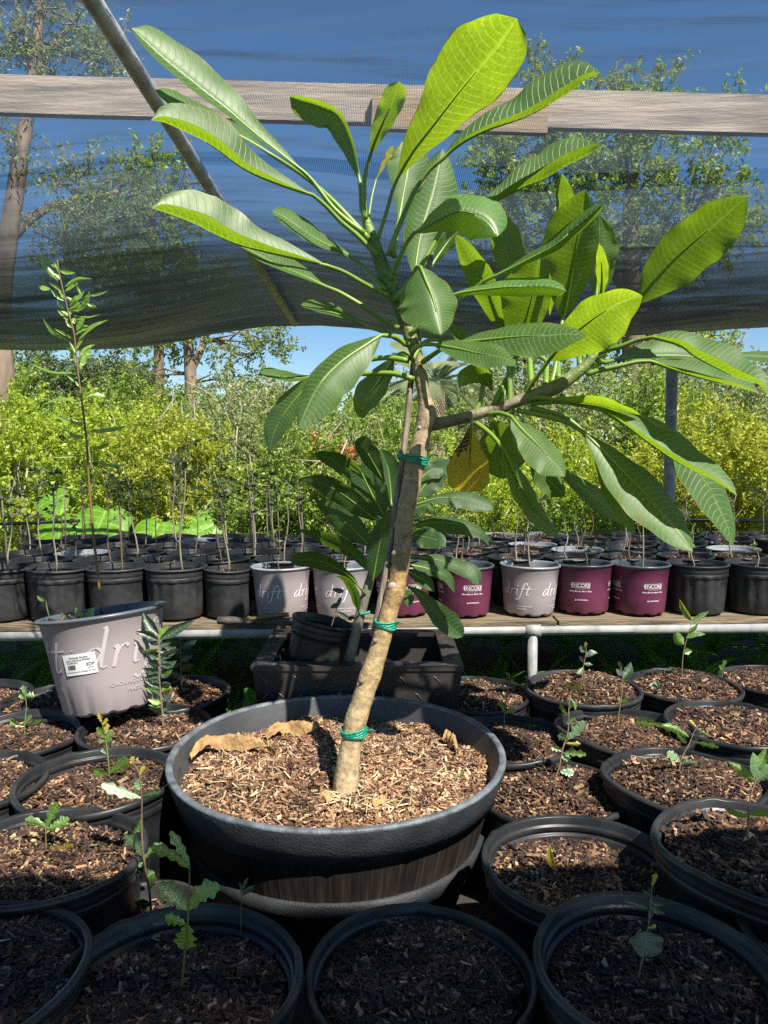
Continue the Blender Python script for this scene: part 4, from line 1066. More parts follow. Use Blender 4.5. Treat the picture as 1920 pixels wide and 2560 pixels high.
# long blond straws of bark scattered on the barrel mulch
random.seed(61)
mb = MB()
for k in range(170):
    if k < 50: px_, py_ = random.gauss(900, 60), random.gauss(2000, 12)
    else: px_, py_ = random.uniform(500, 1190), random.uniform(1850, 2000)
    c = PH(px_, py_, MULCH_Z + .036)
    dx_, dy_ = c.x - tub.location.x, c.y - tub.location.y
    if dx_ ** 2 + dy_ ** 2 > .39 ** 2: continue
    c.z = MULCH_Z + mound(dx_, dy_, 0.432, 0.035, 91) + .015
    L_ = random.uniform(.02, .055); w = random.uniform(.0012, .004)
    Mx = Matrix.Rotation(random.uniform(0, 3.14), 3, 'Z') @ Matrix.Rotation(random.gauss(0, .16), 3, 'Y') @ Matrix.Rotation(random.gauss(0, .5), 3, 'X')
    mb.box(c, (L_, w, .0014), Mx)
st_o = link('straw', mesh('straw', mb.v, mb.f, M['straw'], False), tub); st_o.matrix_parent_inverse = Matrix.Translation(-tub.location)
st_o['kind'] = 'stuff'
# ------------------------------------------------------------------ ground pots and their seedlings
random.seed(77)
def kid(name, me, root):
    """child whose mesh is in world coordinates"""
    o = link(name, me, root)
    o.matrix_parent_inverse = Matrix.Translation(-root.location)
    return o
def seedling(root, z, stem, leaves, smat='stem', sw=4.0, lobed=True, sub=None, dz=0.0, zt=None):
    """stem: pixel polyline from the soil up; leaves: (x0,y0,x1,y1,half width px,material)"""
    zt = z if zt is None else zt
    pts = [(x, y, z + (zt - z) * i / (len(stem) - 1)) for i, (x, y) in enumerate(stem)]
    path = stem_path(pts)
    n = len(path)
    mb = MB().tube(path, [sw / FPX * z * .5 * (1.1 - .6 * i / n) for i in range(n)], 7, jit=.12)
    s = kid('stem', mesh('stem', mb.v, mb.f, M[smat]), root)
    for (x0, y0, x1, y1, w, mt) in leaves:
        L = math.hypot(x1 - x0, y1 - y0)
        nx, ny = (y1 - y0) / L, -(x1 - x0) / L
        bow = random.uniform(-.12, .12) * L
        mid = [(x0, y0), (x0 + (x1 - x0) * .5 + nx * bow, y0 + (y1 - y0) * .5 + ny * bow), (x1, y1)]
        pr = prof_lance if mt in ('lance', 'oak_dark') or not lobed else prof_oak
        z2 = z + random.uniform(-.35, .35) * L / FPX * z
        me = leaf_mesh('leaf', mid, z, z2, w, w * random.uniform(.6, 1), M[mt], random.choice((1, -1)), random.choice((1, -1)), w * random.uniform(1.0, 1.35), pr, n=18, m=3, wav=min(1.6, w * .12))
        kid('leaf', me, root)
    return s
G = {}
def gp(key, cx, cy, w, label, **k):
    G[key] = ground_pot(cx, cy, w, label, **k)
    return G[key]
gp('G1', -111, 2428, 632, 'black pot cut off at the lower left corner, mulch in deep shade', seed=1, variant=0, drop=.055, wob=.004, e=.02)
t2 = gp('G2', 443, 2440, 627, 'black pot at the bottom left holding an oak seedling with wide lobed leaves', seed=2, variant=1, drop=.075, wob=.003)
gp('G3', 1053, 2428, 578, 'empty black pot of shaded mulch at the bottom centre, no plant', D=.415, seed=3.2, variant=2, drop=.055, wob=.005, sq=.01)
t4 = gp('G4', 1640, 2405, 606, 'black pot at the bottom right with one blue-green leaf on a thin stem', D=.405, seed=4.1, variant=3, drop=.075, wob=.002)
gp('G5', 2166, 2330, 600, 'black pot mostly cut off by the right edge near the bottom', seed=5, variant=4, drop=.08)
t6 = gp('G6', 1449, 2150, 490, 'black pot right of the barrel with a rolled yellow-green shoot', D=.43, seed=6.3, variant=1, drop=.075, wob=.002)
t7 = gp('G7', 1902, 2112, 520, 'black pot at the right edge with a tall forked seedling in sunlit mulch', seed=7.5, variant=2, drop=.055, wob=.004, sq=.02)
t8 = gp('G8', 1711, 1940, 396, 'squashed square-rimmed black pot with a drooping oak seedling', seed=8.2, variant=3, drop=.055, wob=.006, sq=.035, e=.02)
t9 = gp('G9', 1380, 1968, 388, 'black pot touching the right side of the barrel with a leaning seedling', D=.44, seed=9.1, variant=4, drop=.055, wob=.007, sq=.015)
t10 = gp('G10', 1562, 1818, 334, 'dented oval black pot with a thin wavy seedling, behind the square-rimmed pot', seed=1.4, variant=0, drop=.06, wob=.008, e=.05)
gp('G11', 1834, 1802, 332, 'black pot by the right edge with bare mulch and a tiny twig', seed=2.6, variant=2, drop=.055, wob=.002, sq=.02)
gp('G12', 1992, 1925, 335, 'black pot cut off by the right edge with a white stone in its mulch', seed=3.3, variant=1, drop=.045)
t13 = gp('G13', 1457, 1716, 289, 'black pot beside the bench leg with a small dark seedling', seed=4.4, variant=3, drop=.05, wob=.002, mat='dusty_plastic')
t14 = gp('G14', 1708, 1710, 280, 'black pot under the right bench rail with a tall forked sapling', seed=5.5, variant=4, drop=.05, wob=.002)
gp('G15', 1935, 1697, 262, 'farthest right black pot of dark mulch below the bench', seed=6.1, variant=0, drop=.045)
gp('G16', 1182, 1730, 286, 'black pot of shaded mulch tucked behind the barrel and left of the bench leg', seed=7.1, variant=1, drop=.05)
t17 = gp('G17', 1268, 1840, 335, 'black pot against the back right of the barrel with a pale upright seedling', seed=8.8, variant=2, drop=.06, wob=.004)
t18 = gp('G18', 115, 2128, 489, 'sunlit black pot at the left edge with a four-leaved oak seedling', seed=9.4, variant=3, drop=.065, wob=.005, e=.01)
t19 = gp('G19', 246, 1942, 400, 'black pot left of the barrel with a yellow-tipped seedling casting a sharp shadow', seed=1.9, variant=4, drop=.075, wob=.003)
gp('G20', -92, 1950, 400, 'half hidden black pot at the left edge with straw coloured chips', seed=2.9, variant=0, drop=.06)
t21 = gp('G21', 364, 1812, 330, 'black pot behind the left rim of the barrel with a dark bushy sapling', seed=3.9, variant=1, drop=.06)
t22 = gp('G22', 30, 1832, 336, 'dented black pot at the left edge with a pale topped seedling', seed=4.9, variant=2, drop=.07, wob=.005)
gp('G23', 152, 1748, 290, 'dark black pot under the tilted mauve pot', seed=5.9, variant=3, drop=.07)
t24 = gp('G24', 430, 1728, 288, 'black pot in the shade right of the tilted mauve pot', seed=6.9, variant=4, drop=.07)
gp('G25', -70, 1738, 285, 'black pot at the far left beside the fern, mostly out of view', seed=7.9, variant=0, drop=.06)
# small grey pot low between the left pots
zz = 1.62; p26 = P(372, 2262, zz)
t26 = thing('potted_seedling', 'small grey pot low behind the oak seedling pot with a tall thin seedling', 'potted plant', (p26.x, p26.y, 0))
prof, ro = pot_profile(p26.z, .085, .108, lip=.006, lip_h=.01, depth=.10, steps=False)
MB().lathe(prof, 48, fn=squash(.04, .3, .006, 2, False, p26.z)).build('pot', M['dusty_plastic'], t26)
o = link('mulch', BENCH_MULCH[0], t26, loc=(0, 0, p26.z - .06)); o.scale = (.76, .76, 1)

def Z(k): return G[k][1]
seedling(G['G2'][0], Z('G2'), [(454, 2470), (463, 2372), (472, 2268), (474, 2163)], [
    (474, 2163, 426, 2077, 15, 'oak'), (474, 2170, 376, 2117, 17, 'oak'), (470, 2275, 550, 2213, 27, 'oak'), (468, 2275, 396, 2208, 30, 'oak'),
    (464, 2310, 412, 2292, 17, 'oak'), (470, 2312, 455, 2374, 31, 'oak')], 'stem_red', 6.5)
g2w = G['G2'][0]
seedling(g2w, Z('G2') + .16, [(602, 2331), (603, 2270), (606, 2230)], [(606, 2232, 622, 2192, 4, 'oak_dark'), (606, 2235, 640, 2213, 5, 'oak_dark'), (606, 2238, 598, 2205, 3, 'oak_dark'), (605, 2240, 640, 2222, 3, 'oak_dark')], 'stem_red', 2.5)
seedling(G['G4'][0], Z('G4'), [(1594, 2450), (1611, 2378), (1623, 2297), (1631, 2200)], [
    (1614, 2328, 1600, 2392, 38, 'oak_dark'), (1622, 2272, 1556, 2253, 7, 'oak_dark'), (1626, 2268, 1664, 2284, 7, 'oak_dark'), (1630, 2215, 1640, 2182, 8, 'oak_yellow'),
    (1624, 2300, 1640, 2262, 6, 'oak_dark'), (1628, 2240, 1605, 2225, 5, 'oak_dark'), (1626, 2250, 1660, 2262, 5, 'oak_dark'), (1620, 2320, 1640, 2312, 6, 'oak_yellow')], 'stem', 4.5)
z6 = Z('G6')
seedling(G['G6'][0], z6, [(1372, 2168), (1376, 2135), (1375, 2112)], [(1391, 2180, 1374, 2110, 8, 'oak_yellow'), (1383, 2178, 1375, 2118, 5, 'oak')], 'stem_green', 5, lobed=False)
seedling(G['G7'][0], Z('G7'), [(1866, 2155), (1870, 2064), (1874, 2001), (1889, 1950), (1892, 1900)], [
    (1889, 1952, 1819, 1904, 10, 'oak'), (1891, 1950, 1940, 1905, 17, 'oak_pale'), (1889, 1945, 1882, 1880, 14, 'oak_pale'), (1892, 1925, 1915, 1870, 12, 'oak'),
    (1872, 2042, 1804, 2013, 7, 'oak'), (1874, 2035, 1930, 2040, 8, 'oak')], 'stem', 6, lobed=False)
seedling(G['G8'][0], Z('G8'), [(1699, 1973), (1701, 1904), (1722, 1862), (1736, 1828), (1745, 1816)], [
    (1722, 1842, 1650, 1812, 13, 'oak'), (1660, 1814, 1591, 1803, 11, 'oak'), (1690, 1822, 1716, 1858, 7, 'oak'), (1728, 1853, 1798, 1869, 8, 'oak'), (1700, 1904, 1669, 1878, 12, 'oak_pale'),
    (1703, 1912, 1735, 1908, 12, 'oak_dark'), (1742, 1822, 1775, 1842, 5, 'oak'), (1740, 1818, 1722, 1800, 5, 'oak_yellow')], 'stem', 4)
seedling(G['G9'][0], Z('G9'), [(1368, 2024), (1372, 1988), (1397, 1921), (1406, 1874), (1420, 1828), (1422, 1769), (1427, 1722)], [
    (1420, 1848, 1464, 1804, 17, 'oak_pale'), (1420, 1852, 1394, 1838, 10, 'oak_pale'), (1407, 1882, 1466, 1887, 10, 'oak'), (1401, 1928, 1435, 1935, 11, 'oak_pale'), (1421, 1812, 1440, 1795, 9, 'oak_pale'),
    (1426, 1722, 1420, 1704, 8, 'oak_yellow'), (1427, 1722, 1454, 1708, 9, 'oak_yellow'), (1408, 1876, 1378, 1866, 8, 'oak'), (1415, 1858, 1452, 1860, 7, 'oak_yellow'), (1422, 1790, 1400, 1758, 6, 'oak'), (1423, 1772, 1437, 1760, 6, 'oak'), (1424, 1745, 1438, 1775, 6, 'oak'), (1403, 1890, 1425, 1898, 9, 'oak_pale')], 'stem', 5)
seedling(G['G9'][0], Z('G9'), [(1508, 2022), (1512, 1995), (1520, 1970)], [(1512, 2000, 1500, 1985, 7, 'oak'), (1512, 1998, 1525, 1990, 7, 'oak'), (1510, 2008, 1496, 2012, 6, 'oak_yellow'), (1516, 1985, 1526, 1962, 4, 'oak')], 'stem_green', 2.5, lobed=False)
seedling(G['G10'][0], Z('G10'), [(1547, 1846), (1545, 1802), (1553, 1748), (1557, 1693), (1552, 1670)], [
    (1557, 1696, 1577, 1655, 10, 'oak_dark'), (1553, 1755, 1568, 1750, 7, 'oak'), (1556, 1690, 1540, 1672, 6, 'oak_dark'), (1553, 1752, 1546, 1742, 5, 'oak'), (1555, 1672, 1545, 1652, 5, 'oak_dark'), (1556, 1700, 1582, 1706, 4, 'oak_dark')], 'stem', 3)
seedling(G['G13'][0], Z('G13'), [(1454, 1738), (1456, 1684), (1465, 1630), (1464, 1612)], [
    (1463, 1642, 1494, 1632, 7, 'oak_dark'), (1464, 1630, 1452, 1612, 6, 'oak_dark'), (1459, 1668, 1445, 1685, 8, 'oak_pale'), (1463, 1618, 1466, 1605, 5, 'oak_yellow'), (1460, 1660, 1482, 1662, 5, 'oak_dark'), (1460, 1655, 1448, 1640, 5, 'oak_dark')], 'stem', 3)
seedling(G['G14'][0], Z('G14'), [(1707, 1740), (1705, 1680), (1710, 1625), (1730, 1552)], [
    (1730, 1552, 1698, 1497, 8, 'oak'), (1729, 1556, 1772, 1528, 7, 'oak'), (1709, 1612, 1690, 1576, 11, 'oak'), (1714, 1595, 1764, 1586, 6, 'oak'), (1711, 1634, 1730, 1627, 8, 'oak'), (1720, 1580, 1745, 1560, 5, 'oak')], 'stem', 3, lobed=False)
seedling(G['G14'][0], Z('G14') - .05, [(1650, 1738), (1648, 1722), (1645, 1714)], [(1648, 1724, 1622, 1712, 8, 'oak_dark'), (1648, 1724, 1668, 1732, 9, 'oak_pale'), (1648, 1722, 1640, 1700, 7, 'oak_pale'), (1648, 1730, 1625, 1728, 7, 'oak_dark')], 'stem_green', 2.5)
seedling(G['G15'][0], Z('G15'), [(1806, 1700), (1806, 1672), (1811, 1660)], [(1808, 1672, 1816, 1650, 6, 'oak'), (1808, 1676, 1800, 1662, 4, 'oak')], 'stem_green', 2)
seedling(G['G17'][0], Z('G17'), [(1259, 1855), (1262, 1777), (1273, 1705), (1272, 1682)], [
    (1262, 1782, 1245, 1750, 8, 'oak'), (1262, 1783, 1290, 1777, 8, 'oak'), (1270, 1720, 1248, 1715, 5, 'oak'), (1272, 1706, 1284, 1700, 4, 'oak'), (1266, 1745, 1248, 1728, 4, 'oak'), (1272, 1690, 1266, 1680, 4, 'stem_red')], 'stem', 4)
seedling(G['G18'][0], Z('G18'), [(124, 2210), (116, 2132), (114, 2069)], [
    (114, 2066, 144, 2006, 15, 'oak'), (114, 2068, 62, 2050, 13, 'oak'), (116, 2070, 174, 2046, 14, 'oak'), (118, 2078, 160, 2062, 9, 'oak'), (118, 2122, 186, 2110, 7, 'oak_yellow'), (118, 2130, 86, 2146, 8, 'oak_yellow'), (118, 2128, 80, 2136, 6, 'oak_yellow')], 'stem_red', 5)
seedling(G['G19'][0], Z('G19'), [(271, 2010), (273, 1936), (268, 1876), (262, 1837), (253, 1800)], [
    (273, 1932, 318, 1893, 17, 'oak'), (270, 1951, 235, 1924, 15, 'oak'), (267, 1885, 256, 1870, 8, 'oak'), (263, 1845, 243, 1818, 10, 'oak'), (263, 1848, 283, 1828, 9, 'oak'), (262, 1858, 280, 1850, 8, 'oak'), (254, 1806, 248, 1780, 7, 'oak_yellow'),
    (258, 1830, 268, 1808, 8, 'oak_yellow'), (255, 1812, 268, 1795, 5, 'oak_yellow'), (262, 1852, 246, 1852, 7, 'oak')], 'stem_green', 4.5)
seedling(t26, 1.60, [(378, 2290), (374, 2231), (366, 2186), (356, 2117), (354, 2042), (354, 1996), (347, 1936), (331, 1903)], [
    (352, 1994, 253, 1960, 17, 'oak_pale'), (355, 1990, 404, 1978, 11, 'oak_pale'), (351, 1975, 346, 1948, 13, 'oak_pale'), (333, 1908, 328, 1892, 7, 'oak_yellow'), (349, 1938, 362, 1914, 6, 'oak_yellow'), (354, 2042, 334, 2082, 9, 'oak'),
    (356, 2140, 312, 2088, 17, 'oak_pale'), (358, 2150, 408, 2108, 11, 'oak'), (358, 2155, 308, 2175, 10, 'oak'), (366, 2192, 384, 2178, 13, 'oak_pale'), (371, 2225, 384, 2185, 14, 'oak'), (376, 2262, 335, 2258, 12, 'oak_dark'), (340, 1918, 320, 1908, 6, 'oak_yellow')], 'stem', 6, zt=1.50)
seedling(G['G22'][0], Z('G22'), [(61, 1864), (62, 1810), (66, 1764), (61, 1725)], [
    (62, 1812, 104, 1799, 8, 'oak'), (62, 1815, 23, 1796, 8, 'oak'), (62, 1808, 80, 1788, 6, 'oak'), (63, 1740, 86, 1742, 11, 'oak_pale'), (62, 1738, 58, 1712, 10, 'oak_pale'), (62, 1745, 50, 1735, 8, 'oak'), (64, 1780, 72, 1768, 8, 'oak_dark'),
    (60, 1852, 125, 1850, 16, 'oak_dark'), (60, 1850, 95, 1838, 13, 'oak_dark')], 'stem_green', 3.5)
random.seed(31)
lv = [(396, 1587, 357, 1529, 11, 'oak_dark'), (398, 1600, 487, 1550, 11, 'oak_dark'), (396, 1600, 420, 1565, 12, 'lance'), (396, 1600, 338, 1579, 9, 'oak_dark')]
for k in range(34):
    y = 1600 + k * 5.6; s = 1 if k % 2 else -1
    L_ = random.uniform(26, 56) * (1 - k / 70)
    lv.append((397 + k * .3, y, 397 + s * L_, y - random.uniform(-8, 22), random.uniform(5, 8.5), random.choice(('oak_dark', 'oak_dark', 'oak_dark', 'lance'))))
seedling(G['G21'][0], Z('G21'), [(409, 1834), (405, 1770), (398, 1695), (397, 1640), (396, 1587)], lv, 'stem', 5)
lv = [(451 + 0, 1605 + 14 * k, 451 + (1 if k % 2 else -1) * random.uniform(25, 50), 1600 + 14 * k - random.uniform(-5, 15), 8, 'oak_dark') for k in range(7)]
seedling(G['G24'][0], Z('G24'), [(456, 1746), (452, 1670), (451, 1597)], lv, 'stem', 4)
seedling(G['G11'][0], Z('G11'), [(1880, 1845), (1881, 1825), (1880, 1812)], [(1880, 1815, 1884, 1806, 2, 'oak_yellow'), (1881, 1825, 1888, 1818, 2, 'oak_yellow')], 'stem_green', 3)
# weeds in the barrel, a stone, a leaning cane
for (x, y) in ((898, 2015), (848, 2015), (770, 2018), (1018, 1932), (1150, 1945), (908, 1995)):
    a = PH(x, y, MULCH_Z + .02)
    zz = a.y * cp + (CAMZ - a.z) * sp
    seedling(tub, zz, [(x, y + 4), (x + 1, y - 6)], [(x, y, x + dx, y + dy, 5, 'oak') for dx, dy in ((-14, -4), (13, -7), (3, -15))], 'stem_green', 2, lobed=False)
st_ = MB(); pst = PH(1808, 1912, G['G12'][2] + .02)
st_.lathe([(0, -.02), (.022, -.012), (.03, 0), (.024, .013), (.012, .019), (0, .02)], 16, fn=lambda x, y, z, w: (x * 1.3 * (1 + .1 * math.sin(3 * w)), y, z + .003 * math.sin(2 * w)))
tag(st_.build('stone', M['stone'], loc=pst), 'rounded white stone lying on the mulch at the right edge', 'stone')

# ------------------------------------------------------------------ tread-plate planter box behind the barrel
bxf, bxb = 2.545, 3.095; hb = 0.517
xl, xr = PY(630, 1669, bxf).x, PY(1157, 1675, bxf).x
box = thing('planter_box', 'dark square planter box with raised diamond tread pattern behind the barrel', 'planter', ((xl + xr) / 2, (bxf + bxb) / 2, 0))
ox, oy = box.location.x, box.location.y
W_, D_ = (xr - xl), (bxb - bxf); rim = 0.062
mb = MB()
def quadbox(o, x0, x1, y0, y1, z0, z1): o.box(((x0 + x1) / 2, (y0 + y1) / 2, (z0 + z1) / 2), (x1 - x0, y1 - y0, z1 - z0))
quadbox(mb, -W_ / 2, W_ / 2, -D_ / 2, -D_ / 2 + .02, 0, hb - .016); quadbox(mb, -W_ / 2, W_ / 2, D_ / 2 - .02, D_ / 2, 0, hb - .016)
quadbox(mb, -W_ / 2, -W_ / 2 + .02, -D_ / 2 + .0201, D_ / 2 - .0201, 0, hb - .016); quadbox(mb, W_ / 2 - .02, W_ / 2, -D_ / 2 + .0201, D_ / 2 - .0201, 0, hb - .016)
mb.build('panel', M['tread'], box, smooth=False)
mb = MB()
e_ = .004
quadbox(mb, -W_ / 2 - e_, W_ / 2 + e_, -D_ / 2 - e_, -D_ / 2 + rim, hb - .016, hb); quadbox(mb, -W_ / 2 - e_, W_ / 2 + e_, D_ / 2 - rim, D_ / 2 + e_, hb - .016, hb)
quadbox(mb, -W_ / 2 - e_, -W_ / 2 + rim, -D_ / 2 + rim + .0005, D_ / 2 - rim - .0005, hb - .016, hb); quadbox(mb, W_ / 2 - rim, W_ / 2 + e_, -D_ / 2 + rim + .0005, D_ / 2 - rim - .0005, hb - .016, hb)
rimo = mb.build('rim', M['tread'], box, smooth=False)
mb = MB()
def lozenge(c, a, b, nrm, L=.046, Wd=.008, h=.0028):
    c, a, b, nrm = map(Vector, (c, a, b, nrm)); k = len(mb.v)
    mb.v += [tuple(c - a * L / 2), tuple(c - a * L * .2 - b * Wd / 2), tuple(c + a * L * .2 - b * Wd / 2), tuple(c + a * L / 2), tuple(c + a * L * .2 + b * Wd / 2), tuple(c - a * L * .2 + b * Wd / 2), tuple(c - a * L * .25 + nrm * h), tuple(c + a * L * .25 + nrm * h)]
    mb.f += [(k, k + 1, k + 6), (k + 1, k + 2, k + 7, k + 6), (k + 2, k + 3, k + 7), (k + 3, k + 4, k + 7), (k + 4, k + 5, k + 6, k + 7), (k + 5, k, k + 6)]
s2 = .7071
for i in range(int(W_ / .062)):
    for j in range(6):
        x = -W_ / 2 + .035 + i * .062; z = hb - .05 - j * .062
        q = s2 if (i + j) % 2 else -s2
        lozenge((x, -D_ / 2 - .0001, z), (s2, 0, q), (q, 0, -s2), (0, -1, 0))
for i in range(int(W_ / .05)):
    x = -W_ / 2 + .03 + i * .05
    for yy in (-D_ / 2 + rim / 2, D_ / 2 - rim / 2): lozenge((x, yy, hb + .0001), (s2, s2 if i % 2 else -s2, 0), (-s2 if i % 2 else s2, s2, 0), (0, 0, 1), .036, .006)
for i in range(9):
    y = -D_ / 2 + rim + .03 + i * .05
    for xx in (-W_ / 2 + rim / 2, W_ / 2 - rim / 2): lozenge((xx, y, hb + .0001), (s2, s2 if i % 2 else -s2, 0), (-s2 if i % 2 else s2, s2, 0), (0, 0, 1), .036, .006)
tp_ = mb.build('tread_pattern', M['tread'], box, smooth=False)
mb = MB(); quadbox(mb, -W_ / 2 + .021, W_ / 2 - .021, -D_ / 2 + .021, D_ / 2 - .021, 0.02, hb - .17)
so_ = mb.build('soil', M['soil'], box, smooth=False)
for o_ in list(box.children):
    if o_.name.split('.')[0] in ('panel', 'soil', 'tread_pattern'):
        for v_ in o_.data.vertices:
            if v_.co.z < hb - .0005:
                k_ = .86 + .14 * v_.co.z / hb; v_.co.x *= k_; v_.co.y *= k_

# tilted black pot lying in the box
def placed_pot(name, label, c, rt, rb, H, tilt, mat, dm, group=None, lip=.008, mulch=BENCH_MULCH[0], drop=.05, fn=None, cat='potted plant', rimmat=None, seg=56):
    t = thing(name, label, cat, c, tilt, group)
    prof, ro = pot_profile(H, rb, rt, lip=lip, lip_h=.012, depth=drop + .04)
    me = MB().lathe(prof, seg, fn=fn)
    o = me.build('pot', M[mat], t)
    if rimmat:
        o.data.materials.append(M[rimmat]); k = len(prof)
        for p in o.data.polygons:
            if (p.index % (k - 1)) >= (k - 1) - (8 if True else 0): p.material_index = 1
    m = link('mulch', mulch, t, loc=(0, 0, H - drop)); s = (rt - lip - .012) / .122; m.scale = (s, s, 1)
    return t, ro
cT = P(812, 1552, 2.78)
tt, _ = placed_pot('potted_seedling', 'tilted black pot with a bare twig standing inside the tread-plate planter', (cT.x - .25 * math.sin(R(13)), cT.y, cT.z - .25 * math.cos(R(13))), .126, .102, .25, (R(-4), R(13), 0), 'black_plastic', 0, drop=.07)
zt_ = 2.80
mb = MB().tube([Vector(a) for a in ((0.02, 0, .17), (.03, -.01, .25), (.035, 0, .33), (.045, 0, .38))], [.0022, .002, .0016, .001], 6)
mb.build('stem', M['stem'], tt)
def local_leaf(root, p0, p1, w, mat, prof=prof_lance, up=(0, -1, 0), n=10, m=2, name='leaf', droop=.2):
    p0, p1 = Vector(p0), Vector(p1); d = p1 - p0; s = d.cross(Vector(up)).normalized(); nn = s.cross(d).normalized()
    V, UV = [], []
    for i in range(n + 1):
        u = i / n
        for j in range(-m, m + 1):
            v = j / m
            V.append(p0 + d * u + s * w * prof(u) * v + nn * (abs(v) * w * .35 * prof(u) - d.length * droop * u * u)); UV.append((u, .5 + v / 2))
    k = 2 * m + 1
    F = [(i * k + j, i * k + j + 1, (i + 1) * k + j + 1, (i + 1) * k + j) for i in range(n) for j in range(2 * m)]
    return link(name, mesh(name, V, F, M[mat], True, UV), root)
local_leaf(tt, (.035, 0, .29), (.10, -.01, .27), .010, 'oak_dark')
local_leaf(tt, (.035, 0, .32), (.01, -.01, .30), .010, 'oak_dark')
local_leaf(tt, (.04, 0, .35), (.03, -.01, .30), .008, 'oak_dark')
local_leaf(tt, (.045, 0, .37), (.00, -.01, .37), .010, 'oak_dark')

# second, smaller plumeria growing from the box
Z2 = 2.72
r0 = P(868, 1662, Z2)
sp2 = thing('small_plumeria', 'smaller dark-leaved plumeria growing in the tread-plate planter behind the trunk', 'plant', (r0.x, r0.y, hb - .17))
m_t2 = simple('young_plumeria_bark', (0.15, 0.145, 0.11), 0.6, 0.35, 30, 0.4, 80)
tr2 = trunk_mesh([(866, 1690, Z2, 27), (874, 1650, Z2, 27), (888, 1590, Z2, 26), (905, 1520, Z2, 25), (925, 1450, Z2, 23), (950, 1370, Z2, 21), (975, 1300, Z2, 18), (985, 1270, Z2, 12)], 'trunk', m_t2, sp2, 14, .03, 40)
S = [
 ([(975, 1270)], [(965, 1215), (935, 1160), (915, 1125), (892, 1096)], 20, 24), ([(982, 1285)], [(978, 1254), (975, 1207), (968, 1163), (951, 1120)], 36, 30),
 ([(970, 1310)], [(960, 1290), (931, 1236), (906, 1196), (874, 1156)], 34, 34), ([(960, 1300)], [(930, 1245), (892, 1208), (860, 1175), (830, 1150), (787, 1134)], 15, 15),
 ([(950, 1280)], [(905, 1185), (880, 1163), (840, 1140), (805, 1129)], 10, 10), ([(965, 1325)], [(940, 1300), (890, 1260), (840, 1225), (790, 1202), (743, 1199)], 24, 22),
 ([(970, 1320)], [(950, 1300), (880, 1240), (830, 1210), (785, 1196)], 14, 14), ([(945, 1390)], [(925, 1365), (880, 1320), (830, 1280), (785, 1248)], 24, 26),
 ([(930, 1450)], [(925, 1430), (895, 1392), (850, 1360), (790, 1338), (740, 1322)], 15, 15), ([(920, 1492)], [(900, 1470), (870, 1437), (820, 1410), (770, 1398), (725, 1402)], 18, 18),
 ([(900, 1540)], [(897, 1530), (885, 1480), (862, 1448), (840, 1440)], 10, 10), ([(1000, 1290)], [(1040, 1243), (1073, 1199), (1101, 1174), (1132, 1148)], 30, 30),
 ([(995, 1280)], [(1036, 1262), (1098, 1245), (1170, 1248), (1234, 1270)], 16, 22), ([(985, 1320)], [(1033, 1312), (1098, 1306), (1160, 1315), (1205, 1335), (1224, 1366)], 14, 22),
 ([(985, 1340)], [(1030, 1335), (1070, 1345), (1100, 1352), (1114, 1368)], 22, 22), ([(980, 1380)], [(1023, 1390), (1085, 1398), (1140, 1415), (1180, 1432), (1196, 1462)], 18, 17),
 ([(975, 1400)], [(1023, 1412), (1070, 1422), (1115, 1442), (1137, 1482)], 15, 13), ([(970, 1420)], [(1022, 1430), (1060, 1452), (1087, 1480)], 16, 15),
 ([(960, 1450)], [(1015, 1462), (1050, 1487), (1090, 1530), (1130, 1568), (1157, 1592)], 26, 22), ([(985, 1460)], [(1000, 1478), (1018, 1498), (1016, 1518)], 16, 15),
 ([(925, 1480)], [(932, 1450), (945, 1380), (958, 1320), (975, 1270)], 24, 24), ([(1000, 1290)], [(1035, 1215), (1070, 1180), (1105, 1168), (1128, 1175)], 22, 22),
 ([(980, 1340)], [(1010, 1290), (1040, 1270), (1070, 1262), (1085, 1280)], 12, 16),
]
for k, (pet, mid, a, b_) in enumerate(S):
    dz = (-.10, .06, -.03, .10, -.14)[k % 5]
    big_leaf(sp2, pet, mid, Z2 + dz * .4, Z2 + dz, a, b_, 'leaf_dark', 1, -1, max(a, b_, 26), za=Z2, pw=5, prof=prof_lance if k % 3 else prof_obovate, wav=2.5)
ta = MB().tube([P(925, 1529, Z2 - .03), P(905, 1537, Z2 - .02), P(893, 1530, Z2)], .0045, 6)
kid('green_tie', mesh('green_tie', ta.v, ta.f, M['tie']), sp2)
